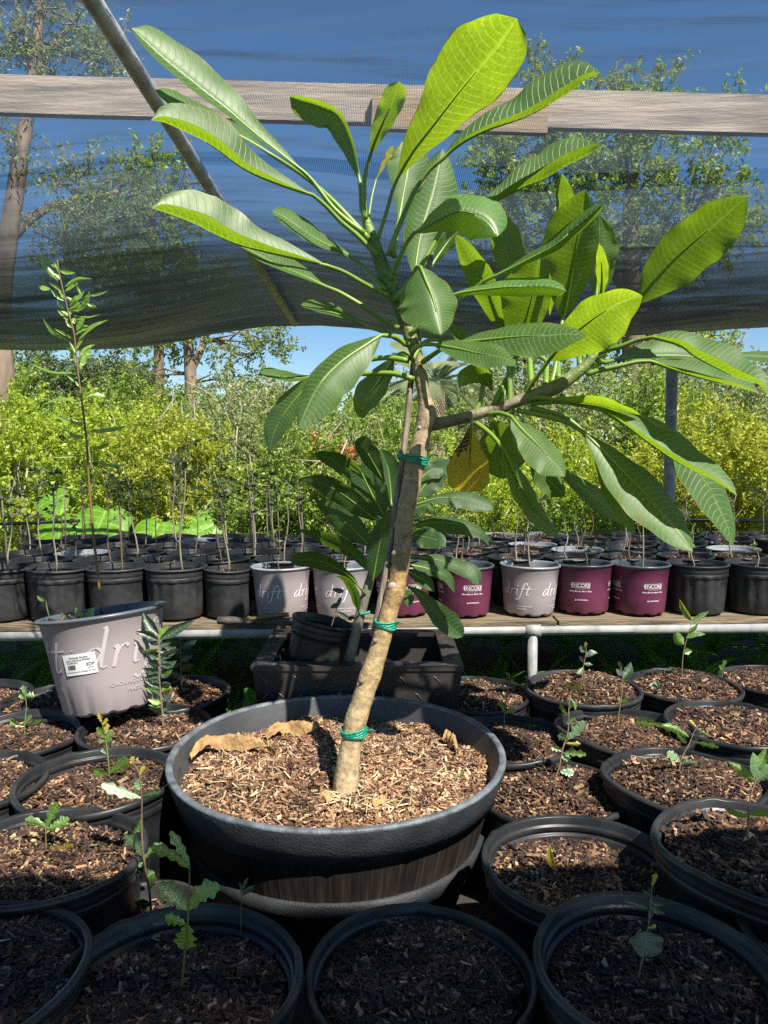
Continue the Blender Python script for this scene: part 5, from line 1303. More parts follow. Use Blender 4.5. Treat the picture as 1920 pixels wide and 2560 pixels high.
# ------------------------------------------------------------------ printed pots
def drift_print(H, ro, rt, s, reps, fs):
    V, F = script_word(s)
    items = [(V, F, 0, H * (.49 if s > .04 else .44), reps)]
    big = s > .04
    a, b_ = text_poly('GROUNDCOVER ROSES', fs, 0, 1.12, .0), text_poly('MADE EASY', fs, 0, 1.12)
    q = .015 if big else .02
    items += [(a[0], a[1], q, H * (.30 if big else .215), reps), (b_[0], b_[1], q, H * (.30 if big else .215) - fs * 1.4, reps)]
    return items
def encore_print(H, reps):
    items = []
    w = .082; hh = .023; y0 = H * .56
    fr = frame2d(-w / 2, 0, w, hh, .0014)
    items.append((fr[0], fr[1], 0, y0, reps))
    t = text_poly('ENCORE', .0225, 0, .94); items.append((t[0], t[1], .001, y0 + .0036, reps))
    sw = stroke([(-.047, .010), (-.040, .013), (-.034, .012), (-.028, .010)], .0012, .0012, 6); items.append((sw[0], sw[1], 0, y0, reps))
    sw = stroke([(.026, .007), (.030, .001), (.036, -.004), (.041, -.003)], .0014, .0012, 6); items.append((sw[0], sw[1], 0, y0, reps))
    t = text_poly('AZALEA', .0062, 0, 2.5); items.append((t[0], t[1], 0, y0 - .0075, reps))
    t = text_poly('More Blooms, More Often.', .0098, .35, .92, .0001); items.append((t[0], t[1], 0, y0 - .0195, reps))
    tri = ([(-.026, 0), (-.018, 0), (-.022, .0075)], [(0, 1, 2)])
    items.append((tri[0], tri[1], 0, y0 - .060, reps))
    for k, L_ in ((0, .046), (1, .050)):
        q = rect(-.016, .0045 - k * .0035, L_, .0014); items.append((q[0], q[1], 0, y0 - .060, reps))
    return items
# ---- the big tilted mauve pot at the left
zc = 2.50; SC = zc / 2.06; pc = P(247, 1530, zc)
DT = 314 * 2.06 / FPX
Hd = 0.275
tilt = R(-7)
base = pc - Vector((math.sin(tilt) * Hd * SC, 0, math.cos(tilt) * Hd * SC))
td = thing('potted_sapling', 'tilted mauve printed pot with a price sticker and a very tall thin sapling', 'potted plant', base, (R(-5), tilt, 0)); td.scale = (SC,) * 3
prof, rod = pot_profile(Hd, DT / 2 * .74, DT / 2, lip=.012, lip_h=.010, depth=.10, steps=False)
def dent(x, y, z, w):
    k = 1 - (0.03 * math.exp(-((w - 4.2) / .35) ** 2) * math.exp(-((z - .05) / .05) ** 2)) + .01 * math.sin(2 * w) * (z / Hd)
    if z < .02: k *= 1 - .02 * (math.sin(14 * w) > .5)
    return x * k, y * k, z + (.004 if (z < .02 and math.sin(14 * w) > .5) else 0)
o = MB().lathe(prof, 96, fn=dent).build('pot', M['mauve_plastic'], td)
o.data.materials.append(M['slate_rim']); kk = len(prof) - 1
for p in o.data.polygons:
    if (p.index % kk) >= kk - 14: p.material_index = 1
def rfd(h): return rod(h) + .0006
items = drift_print(Hd, rfd, DT / 2, .056, [R(50), R(-70), R(170)], .0145)
link('lettering', wrap(items, rfd, .0012, 'lettering', M['print_mauve']), td)
SA = R(-6)
v_, f_ = rect(-.045, -.028, .090, .056)
st = link('sticker', wrap([(v_, f_, 0, Hd * .56, [SA])], rfd, .0018, 'sticker', M['paper'], rot=R(2)), td)
its = []
def lab(s, size, x, y, sh=0):
    v, f = text_poly(s, size, sh, 1.0, .0001); its.append(([(a + x, b + y) for a, b in v], f, 0, Hd * .56, [SA]))
lab('Wholesale Gardens', .0066, .000, .0165); lab('White Drift Rose PP29054', .0062, -.002, .0095); lab('Rosa Meizolest', .005, -.018, .0040)
lab('3DP', .0125, .029, -.006); lab('Greenleaf Nursery Co.  El Campo  TX 77437', .0044, .000, -.0205); lab('TX 77437', .0040, .029, -.0125)
random.seed(4); x = -.034
while x < -.012:
    w = random.choice((.0006, .0010, .0016)); q = rect(x, -.0125, w, .0125); its.append((q[0], q[1], 0, Hd * .56, [SA])); x += w + random.choice((.0006, .001))
link('printing', wrap(its, rfd, .0026, 'printing', M['ink'], rot=R(2)), st)
m = link('mulch', BENCH_MULCH[1], td, loc=(0, 0, Hd - .045)); s = (DT / 2 - .028) / .122; m.scale = (s, s, 1.6)
SAPL = [(254, 1535), (244, 1424), (234, 1342), (222, 1200), (216, 1098), (201, 976), (193, 915), (185, 834), (171, 781), (163, 748), (149, 687), (143, 650)]
k_ = .4071
def tl(a): return [(x0 * k_, 630 + y0 * k_, x1 * k_, 630 + y1 * k_, w * 0.8, 'lance') for (x0, y0, x1, y1, w) in a]
lv = tl([(470, 745, 175, 682, 5), (490, 915, 250, 942, 4.5), (510, 1060, 315, 990, 5), (520, 1138, 385, 1087, 5.5), (525, 1250, 290, 1262, 4.5), (525, 890, 680, 900, 5), (550, 1105, 785, 1070, 6.5), (560, 1212, 680, 1168, 6.5),
         (565, 1275, 780, 1308, 4.5), (465, 690, 425, 550, 6.5), (483, 650, 590, 565, 6.5), (492, 718, 558, 590, 8), (420, 545, 260, 405, 6), (482, 540, 665, 415, 6), (358, 180, 232, 28, 7), (365, 115, 465, 126, 6),
         (395, 215, 568, 165, 7), (310, 228, 225, 200, 6), (395, 300, 310, 228, 4), (500, 335, 550, 240, 8), (505, 325, 600, 347, 7), (540, 270, 665, 238, 4), (470, 485, 527, 388, 8), (420, 420, 350, 355, 5), (430, 300, 520, 238, 6),
         (405, 275, 480, 362, 6), (352, 100, 250, 5, 5), (430, 385, 410, 345, 7), (440, 380, 415, 370, 7), (460, 440, 462, 400, 9), (475, 370, 470, 290, 7), (395, 350, 350, 300, 5), (450, 390, 620, 382, 3), (480, 470, 550, 455, 4),
         (460, 180, 500, 290, 5), (360, 130, 330, 60, 4), (375, 170, 330, 130, 4), (400, 240, 470, 200, 4), (410, 290, 360, 240, 4), (425, 350, 500, 300, 4), (435, 400, 370, 360, 4), (450, 430, 520, 420, 4), (455, 470, 400, 400, 4), (462, 510, 540, 470, 4), (468, 600, 520, 520, 4), (472, 640, 400, 580, 4), (430, 330, 470, 260, 4), (440, 360, 530, 330, 4), (490, 830, 410, 760, 3), (440, 530, 330, 470, 4), (385, 250, 300, 190, 4), (415, 240, 460, 165, 6), (500, 800, 540, 770, 2)])
seedling(td, zc, SAPL, lv, 'stem_red', 6.5, lobed=False, zt=zc - .06)
td_leaf_fix = td
for ch in td.children:
    if ch.name.split('.')[0] in ('stem', 'leaf'):
        ch.matrix_parent_inverse = (Matrix.Translation(td.location) @ td.rotation_euler.to_matrix().to_4x4() @ Matrix.Scale(SC, 4)).inverted()
local_leaf(td, (-.06, -.05, Hd - .03), (-.085, -.07, Hd + .01), .013, 'oak_dark'); local_leaf(td, (-.03, -.05, Hd - .03), (-.05, -.06, Hd + .02), .014, 'oak'); local_leaf(td, (-.03, -.05, Hd - .03), (.0, -.06, Hd + .015), .013, 'oak_pale')
local_leaf(td, (-.13, -.04, Hd), (-.135, -.05, Hd + .05), .002, 'oak'); local_leaf(td, (-.135, -.05, Hd + .05), (-.15, -.06, Hd + .065), .006, 'oak')

# ------------------------------------------------------------------ bench pots
HB = .235
def bpot(mat, rt, rb, H, fn, rim=None, lip=.008, steps=True, n=72):
    prof, ro = pot_profile(H, rb, rt, lip=lip, lip_h=.010, depth=.085, steps=steps)
    mb = MB().lathe(prof, n, fn=fn); me = mesh('pot', mb.v, mb.f, M[mat]); k = len(prof) - 1
    if rim:
        me.materials.append(M[rim])
        for p in me.polygons:
            if (p.index % k) >= k - (18 if steps else 14): p.material_index = 1
    return me, ro
K = {}
def feet(x, y, z, w):
    return x, y, z + (.006 if (z < .02 and math.sin(10 * w) > .3) else 0)
def hexfn(x, y, z, w):
    x, y, z = ribbed(16, .02, HB)(x, y, z, w); return x, y, z
K['ribbed'] = bpot('dusty_plastic', .142, .118, HB, hexfn, lip=.010, n=128)
K['smooth'] = bpot('dusty_plastic', .138, .115, HB, None)
K['small'] = bpot('dusty_plastic', .112, .094, HB * .96, lambda x, y, z, w: (x * (1 + .02 * math.cos(2 * w)), y * (1 - .02 * math.cos(2 * w)), z + .003 * math.sin(2 * w)))
K['mauve'] = bpot('mauve_plastic', .141, .113, HB, feet, rim='grey_rim', steps=False)
K['plum'] = bpot('plum_plastic', .138, .114, HB, feet, rim='slate_rim', steps=False)
K['back'] = bpot('black_plastic', .140, .115, HB, squash(.01, .4, .002, 2, True, HB))
K['back2'] = bpot('black_plastic', .140, .115, HB, squash(.03, 1.4, .004, 4, True, HB))
K['backgrey'] = bpot('black_plastic', .140, .115, HB, None, rim='grey_rim')
ang4 = [0, R(90), R(180), R(270)]
TXT = {'mauve': wrap(drift_print(HB, K['mauve'][1], .14, .0300, ang4, .0088), K['mauve'][1], .0014, 'lettering', M['print_white']),
       'plum': wrap(encore_print(HB, ang4), K['plum'][1], .0014, 'lettering', M['print_white'])}
def make_whip(seed, H, leafy, nl, lsz):
    """thin nursery whip: stem mesh + leaf mesh, local coordinates, root at soil"""
    rr = random.Random(seed); rng = np.random.default_rng(seed)
    bx, by = rr.uniform(-.04, .04), rr.uniform(-.04, .04)
    pts = [Vector((bx * (t / 8) ** 2 * (H / .4) + .008 * math.sin(t * 1.3 + seed), by * (t / 8) ** 2 + .006 * math.cos(t * 1.1), H * t / 8)) for t in range(9)]
    mb = MB().tube(pts, [.0042 * (1.05 - .8 * t / 8) for t in range(9)], 6)
    tips = []
    if leafy:
        for k in range(rr.randint(4, 9)):
            t = rr.uniform(.5, .95); p = pts[min(8, int(t * 8))]; a = rr.uniform(0, 6.28); L_ = rr.uniform(.05, .13) * (1.2 - t)+.02
            q = p + Vector((math.cos(a) * L_, math.sin(a) * L_, L_ * rr.uniform(.3, 1.1)))
            mb.tube([p, p.lerp(q, .5) + Vector((0, 0, .004)), q], [.0016, .0012, .0007], 5)
            tips.append((p, q))
    stem = mesh('stem', mb.v, mb.f, M['twig'] if seed % 3 else M['stem'])
    Vs = []
    for k in range(nl):
        if tips and rr.random() < .7:
            p, q = rr.choice(tips); c = np.array(p.lerp(q, rr.uniform(.2, 1.05)))
        else:
            t = rr.uniform(.6 if leafy else .75, 1.0); c = np.array(pts[0].lerp(pts[8], 0)) * 0 + np.array(pts[min(8, int(t * 8))])
        d = rng.normal(size=3) * (1, 1, .5); d /= np.linalg.norm(d); s_ = np.cross(d, rng.normal(size=3)); s_ /= np.linalg.norm(s_)
        L_ = lsz * rr.uniform(.6, 1.2); w = L_ * .36
        c = c + d * L_ * .5
        Vs.append([c - d * L_ / 2, c + s_ * w / 2 - d * L_ * .05, c + d * L_ / 2, c - s_ * w / 2 - d * L_ * .05])
    return stem, quads('foliage', np.array(Vs), M['whip'] if leafy else M['f_lime'])
WH = [make_whip(100 + i, .46 + .05 * (i % 4), True, 52, .036) for i in range(6)] + [make_whip(200 + i, .20 + .04 * (i % 3), False, 14, .022) for i in range(4)] + [make_whip(300 + i, .26 + .04 * (i % 3), True, 36, .032) for i in range(4)]
stake_me = MB().tube([Vector((0, 0, -.02)), Vector((0.004, 0, .2)), Vector((0, .004, .38))], [.0045, .0048, .004], 7)
stake_me = mesh('cane', stake_me.v, stake_me.f, M['stake'])
ORD = ['first', 'second', 'third', 'fourth', 'fifth', 'sixth', 'seventh', 'eighth', 'ninth', 'tenth', 'eleventh', 'twelfth', 'thirteenth', 'fourteenth', 'fifteenth', 'sixteenth', 'seventeenth']
def bench_pot(x, y, kind, label, whip, rz=0.0, cane=False, rot_text=0.0, mulch=True, scale=1.0, soil=None, name='potted_seedling', group='nursery pots in rows on the bench'):
    t = thing(name, label, 'potted plant', (x, y, BT), (R(random.uniform(-1, 1)), R(random.uniform(-1.2, 1.2)), 0), group)
    o = link('pot', K[kind][0], t, rot=(0, 0, rot_text)); o.scale = (scale,) * 3
    if kind in TXT:
        l_ = link('lettering', TXT[kind], o)
    drop = soil if soil is not None else random.uniform(.045, .075)
    rt = {'small': .112}.get(kind, .140)
    m = link('mulch', BENCH_MULCH[random.randint(0, 1)], t, loc=(0, 0, HB - drop), rot=(0, 0, random.uniform(0, 6))); s = (rt - .026) / .122 * scale; m.scale = (s, s, 1)
    if whip is not None:
        sx_, sy_ = random.uniform(-.03, .03), random.uniform(-.02, .03)
        w = link('stem', WH[whip][0], t, loc=(sx_, sy_, HB - drop), rot=(0, 0, random.uniform(0, 6)))
        w2 = link('foliage', WH[whip][1], w)
        k = random.uniform(.85, 1.15); w.scale = (k, k, k)
    if cane:
        link('cane', stake_me, t, loc=(random.uniform(-.02, .02), .02, HB - drop), rot=(R(random.uniform(-4, 4)), R(random.uniform(-4, 4)), 0))
    return t
random.seed(12)
def bx_at(px, y): return (px - 960) / FPX * (y * cp + .74 * sp)
front = [(10, 'ribbed', 'black ribbed pot at the left end of the front bench row', 0, 0), (149, 'ribbed', 'black ribbed pot directly behind the tilted mauve pot on the bench', 1, .1),
         (297, 'smooth', 'plain smooth dusty black pot behind the sapling stem in the front bench row', 2, 0), (443, 'ribbed', 'dusty ribbed black pot with a dented rim in the front bench row', 3, .2),
         (571, 'small', 'narrow dark pot between the dented ribbed pot and the first mauve pot', 4, 0), (706, 'mauve', 'pale mauve printed pot left of the small plumeria on the bench', 10, R(-22)),
         (855, 'mauve', 'pale mauve printed pot behind the tilted black pot', 11, R(2)), (1008, 'plum', 'plum printed pot partly hidden by the trunk', 12, R(20)),
         (1160, 'plum', 'plum printed pot just right of the trunk with a leaf over it', 7, R(12)), (1321, 'mauve', 'mauve printed pot right of the trunk above the bench leg', 12, R(-38)),
         (1457, 'plum', 'plum printed pot shaded on its front, right of the mauve pot', 13, R(-20)), (1597, 'plum', 'sunlit plum printed pot, farthest right of the plum ones', 8, R(10)),
         (1740, 'ribbed', 'black ribbed pot right of the last plum pot in the front bench row', 6, 0), (1886, 'ribbed', 'black ribbed pot at the right end of the front bench row', 9, .1), (-140, 'smooth', 'black pot beyond the left edge of the front bench row', 1, 0)]
for k, (px, kind, label, wh, rt_) in enumerate(front):
    if px < -100: continue
    x = 0
    y = 3.225 + .16
    for _ in range(3):
        x = bx_at(px, y); y = bfy(x) + .155 + (.03 if px in (1457, 1008) else 0)
    bench_pot(x, y, kind, label, wh, rot_text=rt_, cane=px in (10,), soil=.04 if px in (1321,) else None)
row_px = []
nrow = 0
for r_ in range(1, 6):
    yoff = .155 + .247 * r_
    off = .145 if r_ % 2 else 0
    xs = []
    x = -1.75 - .05 * r_ + off
    while x < 2.05 + .12 * r_:
        xs.append(x); x += .288
    xs = [x for x in xs if abs(x) / (bfy(x) + yoff) < .535]
    for i, x in enumerate(xs):
        y = bfy(x) + yoff + random.uniform(-.012, .012)
        if y > 4.75: continue
        right = x > .1
        kind = random.choice(('back', 'back', 'back2')) if random.random() > .2 else 'backgrey'
        if right: wh = random.choice((6, 7, 8, 9, 10, 11, 12, 13))
        else: wh = random.choice((0, 1, 2, 3, 4, 5, 10))
        if r_ >= 4 and random.random() < .3: wh = None
        desc = 'black pot with a leafy whip' if not right else 'black pot with a short thin seedling'
        if wh is None: desc = 'black pot with bare soil'
        if kind == 'backgrey': desc = desc.replace('black pot', 'grey-rimmed pot')
        bench_pot(x + random.uniform(-.008, .008), y, kind, f'{desc}, {ORD[i]} from the left in bench row {ORD[r_]}', wh, cane=(not right and random.random() < .35), soil=random.uniform(.03, .05) if right else None,
                  name='potted_seedling' if wh is not None else 'nursery_pot')
# ------------------------------------------------------------------ vegetation behind
def leafcloud(cent, dirs, size, rng, asp=.42, spread=.8):
    n = len(cent)
    d = dirs * (1 - spread) + rng.normal(size=(n, 3)) * spread; d /= np.linalg.norm(d, axis=1)[:, None]
    s = np.cross(d, rng.normal(size=(n, 3))); s /= np.linalg.norm(s, axis=1)[:, None]
    L = (size * rng.uniform(.55, 1.25, n))[:, None]; w = L * asp
    return np.stack([cent - d * L / 2, cent + s * w / 2, cent + d * L / 2, cent - s * w / 2], 1)
def sprigs(c, rad, ns, nl, sl, rng, up=.6, shell=.45, floor=.05):
    """sprig lines through an ellipsoid; returns leaf centres, directions and sprig lines"""
    u = rng.normal(size=(ns, 3)); u /= np.linalg.norm(u, axis=1)[:, None]
    lump = 1 + .34 * np.sin(u[:, 0] * 5 + c[0] * 3) * np.sin(u[:, 2] * 6 + c[1]) + rng.normal(0, .10, ns)
    r = (rng.random(ns) ** shell * lump)[:, None]
    p = c + u * r * rad
    d = u * .8 + np.array([0, 0, up]) + rng.normal(0, .35, (ns, 3)); d /= np.linalg.norm(d, axis=1)[:, None]
    t = rng.random((ns, nl))
    L = sl * rng.uniform(.6, 1.3, (ns, 1))
    cent = p[:, None, :] + d[:, None, :] * (t * L)[..., None] + rng.normal(0, .10 * sl, (ns, nl, 3))
    dirs = np.repeat(d[:, None, :], nl, 1)
    cent, dirs = cent.reshape(-1, 3), dirs.reshape(-1, 3)
    k = cent[:, 2] > floor
    return cent[k], dirs[k], p, p + d * L
def bush(label, px, py, d, rpx, rpy, mat, ns=260, nl=34, size=.05, sl=.25, seed=0, cat='shrub', name='shrub', group=None, twig='twig', asp=.42, bare=0, up=.6, ry=None, ground=True):
    rng = np.random.default_rng(seed + 1000)
    c = PY(px, py, d); rx_, rz_ = rpx / FPX * d, rpy / FPX * d
    t = thing(name, label, cat, (c.x, c.y, 0), group=group)
    cl = np.array([0, 0, c.z]); parts = []
    cent, dirs, a, b = sprigs(cl, np.array([rx_, ry or rx_ * .8, rz_]), ns, nl, sl, rng, up)
    parts.append(leafcloud(cent, dirs, size, rng, asp))
    if ground and c.z - rz_ > .1:      # skirt of lower branches down to the soil
        cent, dirs, a2, b2 = sprigs(np.array([0, 0, (c.z - rz_ * .3) * .55]), np.array([rx_ * .85, (ry or rx_ * .8) * .8, (c.z) * .5]), int(ns * .6), nl, sl, rng, up)
        parts.append(leafcloud(cent, dirs, size, rng, asp))
    link('foliage', quads('foliage', np.concatenate(parts), M[mat]), t)
    mb = MB(); rr = random.Random(seed)
    for k in range(9):
        q = Vector(a[rr.randrange(len(a))]); mb.tube([Vector((rr.uniform(-.015, .015), rr.uniform(-.015, .015), 0)), Vector((q.x * .4, q.y * .4, q.z * .55)), q], [.022, .016, .007], 6, jit=.15)
    for k in range(bare):
        i = rr.randrange(len(a)); q = Vector(b[i]); p = Vector(a[i]); e = q + Vector((rr.uniform(-.3, .3), rr.uniform(-.3, .1), rr.uniform(.02, .3)))
        p2 = p.lerp(q, .5) + Vector((rr.uniform(-.06, .06), 0, rr.uniform(-.06, .06)))
        mb.tube([p, p2, q, e], [.011, .009, .007, .003], 5, jit=.2)
    mb.build('stems', M[twig], t)
    return t
def tree(label, trunks, d, blobs, mat, size, ns, nl, sl, seed, bark='bark', name='tree', cat='tree', asp=.42, shell=.6, lumps=0):
    """trunks: polylines of (px,py,width px); blobs: crown lobes (px,py,rx,ry[,depth offset])"""
    rng = np.random.default_rng(seed + 500); rr = random.Random(seed)
    b0 = PY(trunks[0][0][0], trunks[0][0][1], d)
    t = thing(name, label, cat, (b0.x, b0.y, 0))
    off = Vector((b0.x, b0.y, 0))
    mb = MB(); ends = []
    for k, tr in enumerate(trunks):
        pts = [(x, y, w) for x, y, w in tr]
        c = catmull(pts, 16)
        path = [PY(a[0], a[1], d + (0 if k == 0 else .03 * i)) - off for i, a in enumerate(c)]
        rad = [a[2] / 2 / FPX * d for a in c]
        if k == 0:
            path = [Vector((path[0].x, path[0].y, 0))] + path; rad = [rad[0] * 1.15] + rad
        mb.tube(path, rad, 12, jit=.07); ends += path[len(path) // 2:]
    V = []; 
    for bl in blobs:
        x, y, rx_, ry_ = bl[:4]; dd = d + (bl[4] if len(bl) > 4 else 0)
        c = PY(x, y, dd) - off; rw, rh = rx_ / FPX * dd, ry_ / FPX * dd
        e = min(ends, key=lambda q: (q - c).length)
        for k in range(3):
            q = c + Vector((rr.uniform(-.7, .7) * rw, rr.uniform(-.7, .7) * rw, rr.uniform(-.5, .6) * rh))
            m_ = e.lerp(q, .5) + Vector((rr.uniform(-.1, .1), 0, rr.uniform(.0, .2))) * min(rw, 1.5)
            mb.tube([e, m_, q], [.020 * d / 12, .012 * d / 12, .004 * d / 12], 6, jit=.12)
        f = (rx_ * ry_) / 6000.0
        n_ = max(20, int(ns * f * 3.6))
        cent, dirs, a, b = sprigs(np.array(c), np.array([rw, rw * .8, rh]), n_, nl, sl, rng, .1, shell, .2)
        V.append(leafcloud(cent, dirs, size, rng, asp))
        for k in range(min(14, n_ // 3)):
            i = rr.randrange(len(a)); mb.tube([Vector(c.lerp(Vector(a[i]), .25)), Vector(a[i]), Vector(b[i])], [.014 * d / 12, .008 * d / 12, .003 * d / 12], 5)
    mb.build('trunk', M[bark], t)
    link('crown', quads('crown', np.concatenate(V), M[mat]), t)
    return t
# near shrubs right behind the bench
bush('rounded golden-green hedge shrub at the right edge behind the post', 1835, 1190, 7.6, 215, 150, 'f_gold', 520, 44, .055, .22, 1, up=.7)
bush('second golden-green shrub between the post and the hanging leaves', 1610, 1270, 7.4, 120, 110, 'f_gold', 240, 40, .05, .2, 2, up=.7)
bush('bright green leafy shrub behind the hanging leaves of the right branch', 1420, 1230, 8.0, 190, 140, 'f_lime', 330, 36, .06, .22, 3, asp=.36)
bush('mid green shrub with upright shoots right of the trunk', 1200, 1270, 7.6, 150, 120, 'f_lime', 260, 36, .055, .22, 4, asp=.36)
bush('dark green shrub behind the red flowers', 1000, 1130, 9.5, 170, 120, 'f_green', 300, 40, .06, .25, 5)
bush('dense green shrub left of the small plumeria', 760, 1210, 7.9, 150, 140, 'f_green', 300, 40, .055, .22, 6, bare=12)
bush('shrub full of pale bare twigs in the middle of the left hedge', 570, 1150, 8.6, 150, 140, 'f_grey', 260, 34, .055, .25, 7, bare=50)
bush('yellow-green shrub left of centre behind the black pots', 440, 1170, 8.0, 150, 130, 'f_gold', 270, 38, .055, .22, 8, bare=8)
bush('lime shrub at the left edge', 30, 1130, 8.0, 120, 150, 'f_lime', 260, 40, .055, .22, 9)
bush('lime shrub with feathery shoots behind the tall sapling', 250, 1140, 8.6, 150, 130, 'f_lime', 270, 38, .055, .24, 10, bare=6)
bush('low green shrub below the bare twigs', 640, 1300, 7.7, 120, 80, 'f_green', 170, 36, .05, .2, 11, bare=6)
bush('low dark shrub behind the elephant ear leaves', 230, 1240, 8.6, 180, 90, 'f_green', 220, 38, .055, .2, 12)
bush('low shrub behind the middle bench pots', 900, 1300, 7.7, 120, 80, 'f_green', 150, 36, .05, .2, 13)
bush('low dark shrub behind the bench pots under the post', 1500, 1330, 7.3, 200, 60, 'f_green', 190, 36, .05, .2, 14)
fl = bush('tall shrub carrying clusters of orange-red flowers', 830, 1140, 8.8, 120, 80, 'f_grey', 150, 34, .055, .25, 15, bare=14)
rng = np.random.default_rng(8); pts = []
for (x, y) in ((785, 1092), (830, 1110), (862, 1128), (880, 1140), (815, 1130), (850, 1115), (735, 1245), (750, 1250), (870, 1150), (780, 1120), (595, 1325), (610, 1328), (840, 1135)):
    c = np.array(PY(x, y, 8.0) - fl.location)
    pts.append(c + rng.normal(0, .045, (46, 3)))
pts = np.concatenate(pts); link('flowers', quads('flowers', leafcloud(pts, np.tile([0, 0, 1.], (len(pts), 1)), .045, rng, .5), M['flower']), fl)
# middle distance
bush('grey-green wispy thicket behind the golden hedge at the right', 1800, 1020, 13, 240, 90, 'f_grey', 300, 40, .09, .6, 20, twig='twig', bare=60, up=1.2)
bush('grey-green thicket with bare stems in the centre right distance', 1330, 1070, 12, 230, 120, 'f_grey', 330, 40, .08, .5, 21, bare=50, up=1.0)
bush('grey-green thicket behind the trunk', 1080, 1090, 14, 180, 110, 'f_grey', 260, 40, .09, .5, 22, bare=24)
bush('pale grey-green thicket left of the trunk', 640, 1075, 12, 190, 85, 'f_grey', 280, 40, .08, .45, 23, bare=30)
bush('green thicket below the forked tree', 400, 1065, 13, 170, 75, 'f_green', 240, 40, .085, .4, 24)
bush('dark conifer-like thicket at the far left', 120, 975, 20, 110, 75, 'f_dark', 220, 40, .13, .6, 25)
bush('second dark thicket at the far left behind the sapling', 290, 985, 22, 110, 70, 'f_dark', 200, 40, .14, .6, 26)
bush('mid green thicket at the left edge in the distance', 20, 1010, 15, 90, 90, 'f_green', 160, 40, .09, .4, 27)
bush('dark green thicket right of the post in the distance', 1640, 1060, 11, 120, 100, 'f_green', 180, 40, .08, .4, 28)
for k, (x, y, d, rx_, ry_, mt) in enumerate([(-80, 1060, 40, 200, 55, 'f_dark'), (330, 1050, 44, 260, 50, 'f_grey'), (780, 1060, 42, 260, 50, 'f_green'), (1240, 1050, 45, 280, 60, 'f_dark'), (1700, 1055, 40, 260, 55, 'f_green'), (2050, 1050, 42, 160, 60, 'f_dark')]):
    bush(('far dark tree line behind the left edge', 'far grey tree line behind the tall sapling', 'far green tree line behind the red flowers', 'far dark tree line right of the trunk', 'far green tree line behind the post', 'far tree line beyond the right edge')[k],
         x, y, d, rx_, ry_, mt, 240, 40, .30, 1.4, 40 + k, cat='tree line', name='distant_trees')
# trees
tree('tall broken-barked tree at the left edge reaching up behind the cloth', [[(-10, 1260, 62), (2, 1000, 60), (4, 900, 58), (0, 780, 52), (14, 640, 46), (38, 480, 40), (62, 320, 34), (88, 150, 26), (105, -60, 18)],
      [(8, 620, 30), (60, 560, 26), (130, 515, 20), (200, 500, 14), (300, 480, 9)], [(78, 220, 20), (130, 120, 14), (190, 40, 9)], [(82, 190, 16), (60, 80, 12), (30, -30, 8)]], 9.0,
     [(60, 60, 80, 70), (190, 60, 80, 50), (230, 150, 60, 45), (120, 170, 60, 40), (10, 130, 50, 50), (290, 150, 30, 60), (190, 460, 90, 60), (270, 560, 120, 75), (170, 620, 90, 70), (330, 460, 80, 60), (20, 330, 40, 60)],
     'f_grey', .075, 12, 30, .34, 3, asp=.3)
tree('mid green tree seen through the cloth left of the rafter pipe', [[(400, 1100, 26), (395, 800, 24), (385, 650, 20), (380, 520, 14)], [(388, 640, 12), (340, 560, 10), (300, 520, 6)]], 15,
     [(385, 420, 50, 60), (330, 540, 90, 80), (430, 520, 60, 90), (250, 640, 90, 60), (420, 660, 110, 70), (520, 720, 90, 50), (330, 700, 90, 50)], 'f_green', .12, 16, 30, .4, 4)
tree('forked tree with a pale airy crown behind the left hedge', [[(480, 1180, 34), (478, 1000, 30), (475, 920, 28), (468, 850, 24), (455, 790, 16)], [(476, 930, 20), (500, 880, 17), (520, 830, 13), (545, 770, 8)], [(470, 860, 14), (440, 820, 11), (400, 790, 6)]], 13,
     [(270, 850, 60, 35), (340, 850, 90, 45), (430, 840, 80, 50), (560, 860, 90, 55), (650, 880, 70, 60), (690, 850, 50, 40), (590, 960, 60, 40), (350, 940, 90, 40), (500, 780, 90, 40), (300, 780, 80, 40)], 'f_pale', .085, 11, 26, .35, 5, bark='bark')
tree('big dark-trunked tree right of the branch with a high wide crown', [[(1592, 1230, 66), (1590, 1050, 62), (1588, 930, 60), (1584, 820, 56), (1580, 640, 44), (1575, 500, 30)], [(1616, 1230, 40), (1620, 1000, 36), (1622, 880, 34), (1640, 740, 26), (1700, 600, 16)],
      [(1584, 760, 26), (1500, 640, 18), (1400, 560, 10)]], 14,
     [(1420, 420, 130, 70), (1600, 440, 130, 80), (1760, 480, 100, 70), (1300, 520, 130, 80), (1500, 600, 140, 90), (1700, 620, 130, 80), (1840, 560, 70, 60), (1250, 420, 90, 60), (1360, 200, 50, 55), (1520, 225, 55, 45), (1640, 225, 60, 45), (1780, 330, 100, 60),
      (1400, 320, 120, 60), (1600, 320, 120, 60), (1270, 640, 100, 60), (1680, 850, 90, 50), (1760, 880, 60, 50), (1520, 900, 70, 60), (1240, 340, 60, 50)], 'f_green', .115, 15, 30, .42, 6)
tree('leafy tree crown hanging between the branch petioles', [[(1330, 1200, 24), (1325, 1000, 22), (1315, 880, 16)]], 17, [(1280, 900, 60, 50), (1360, 880, 60, 45), (1230, 960, 50, 40), (1420, 960, 90, 55), (1500, 1000, 70, 60)], 'f_green', .12, 14, 30, .4, 9)
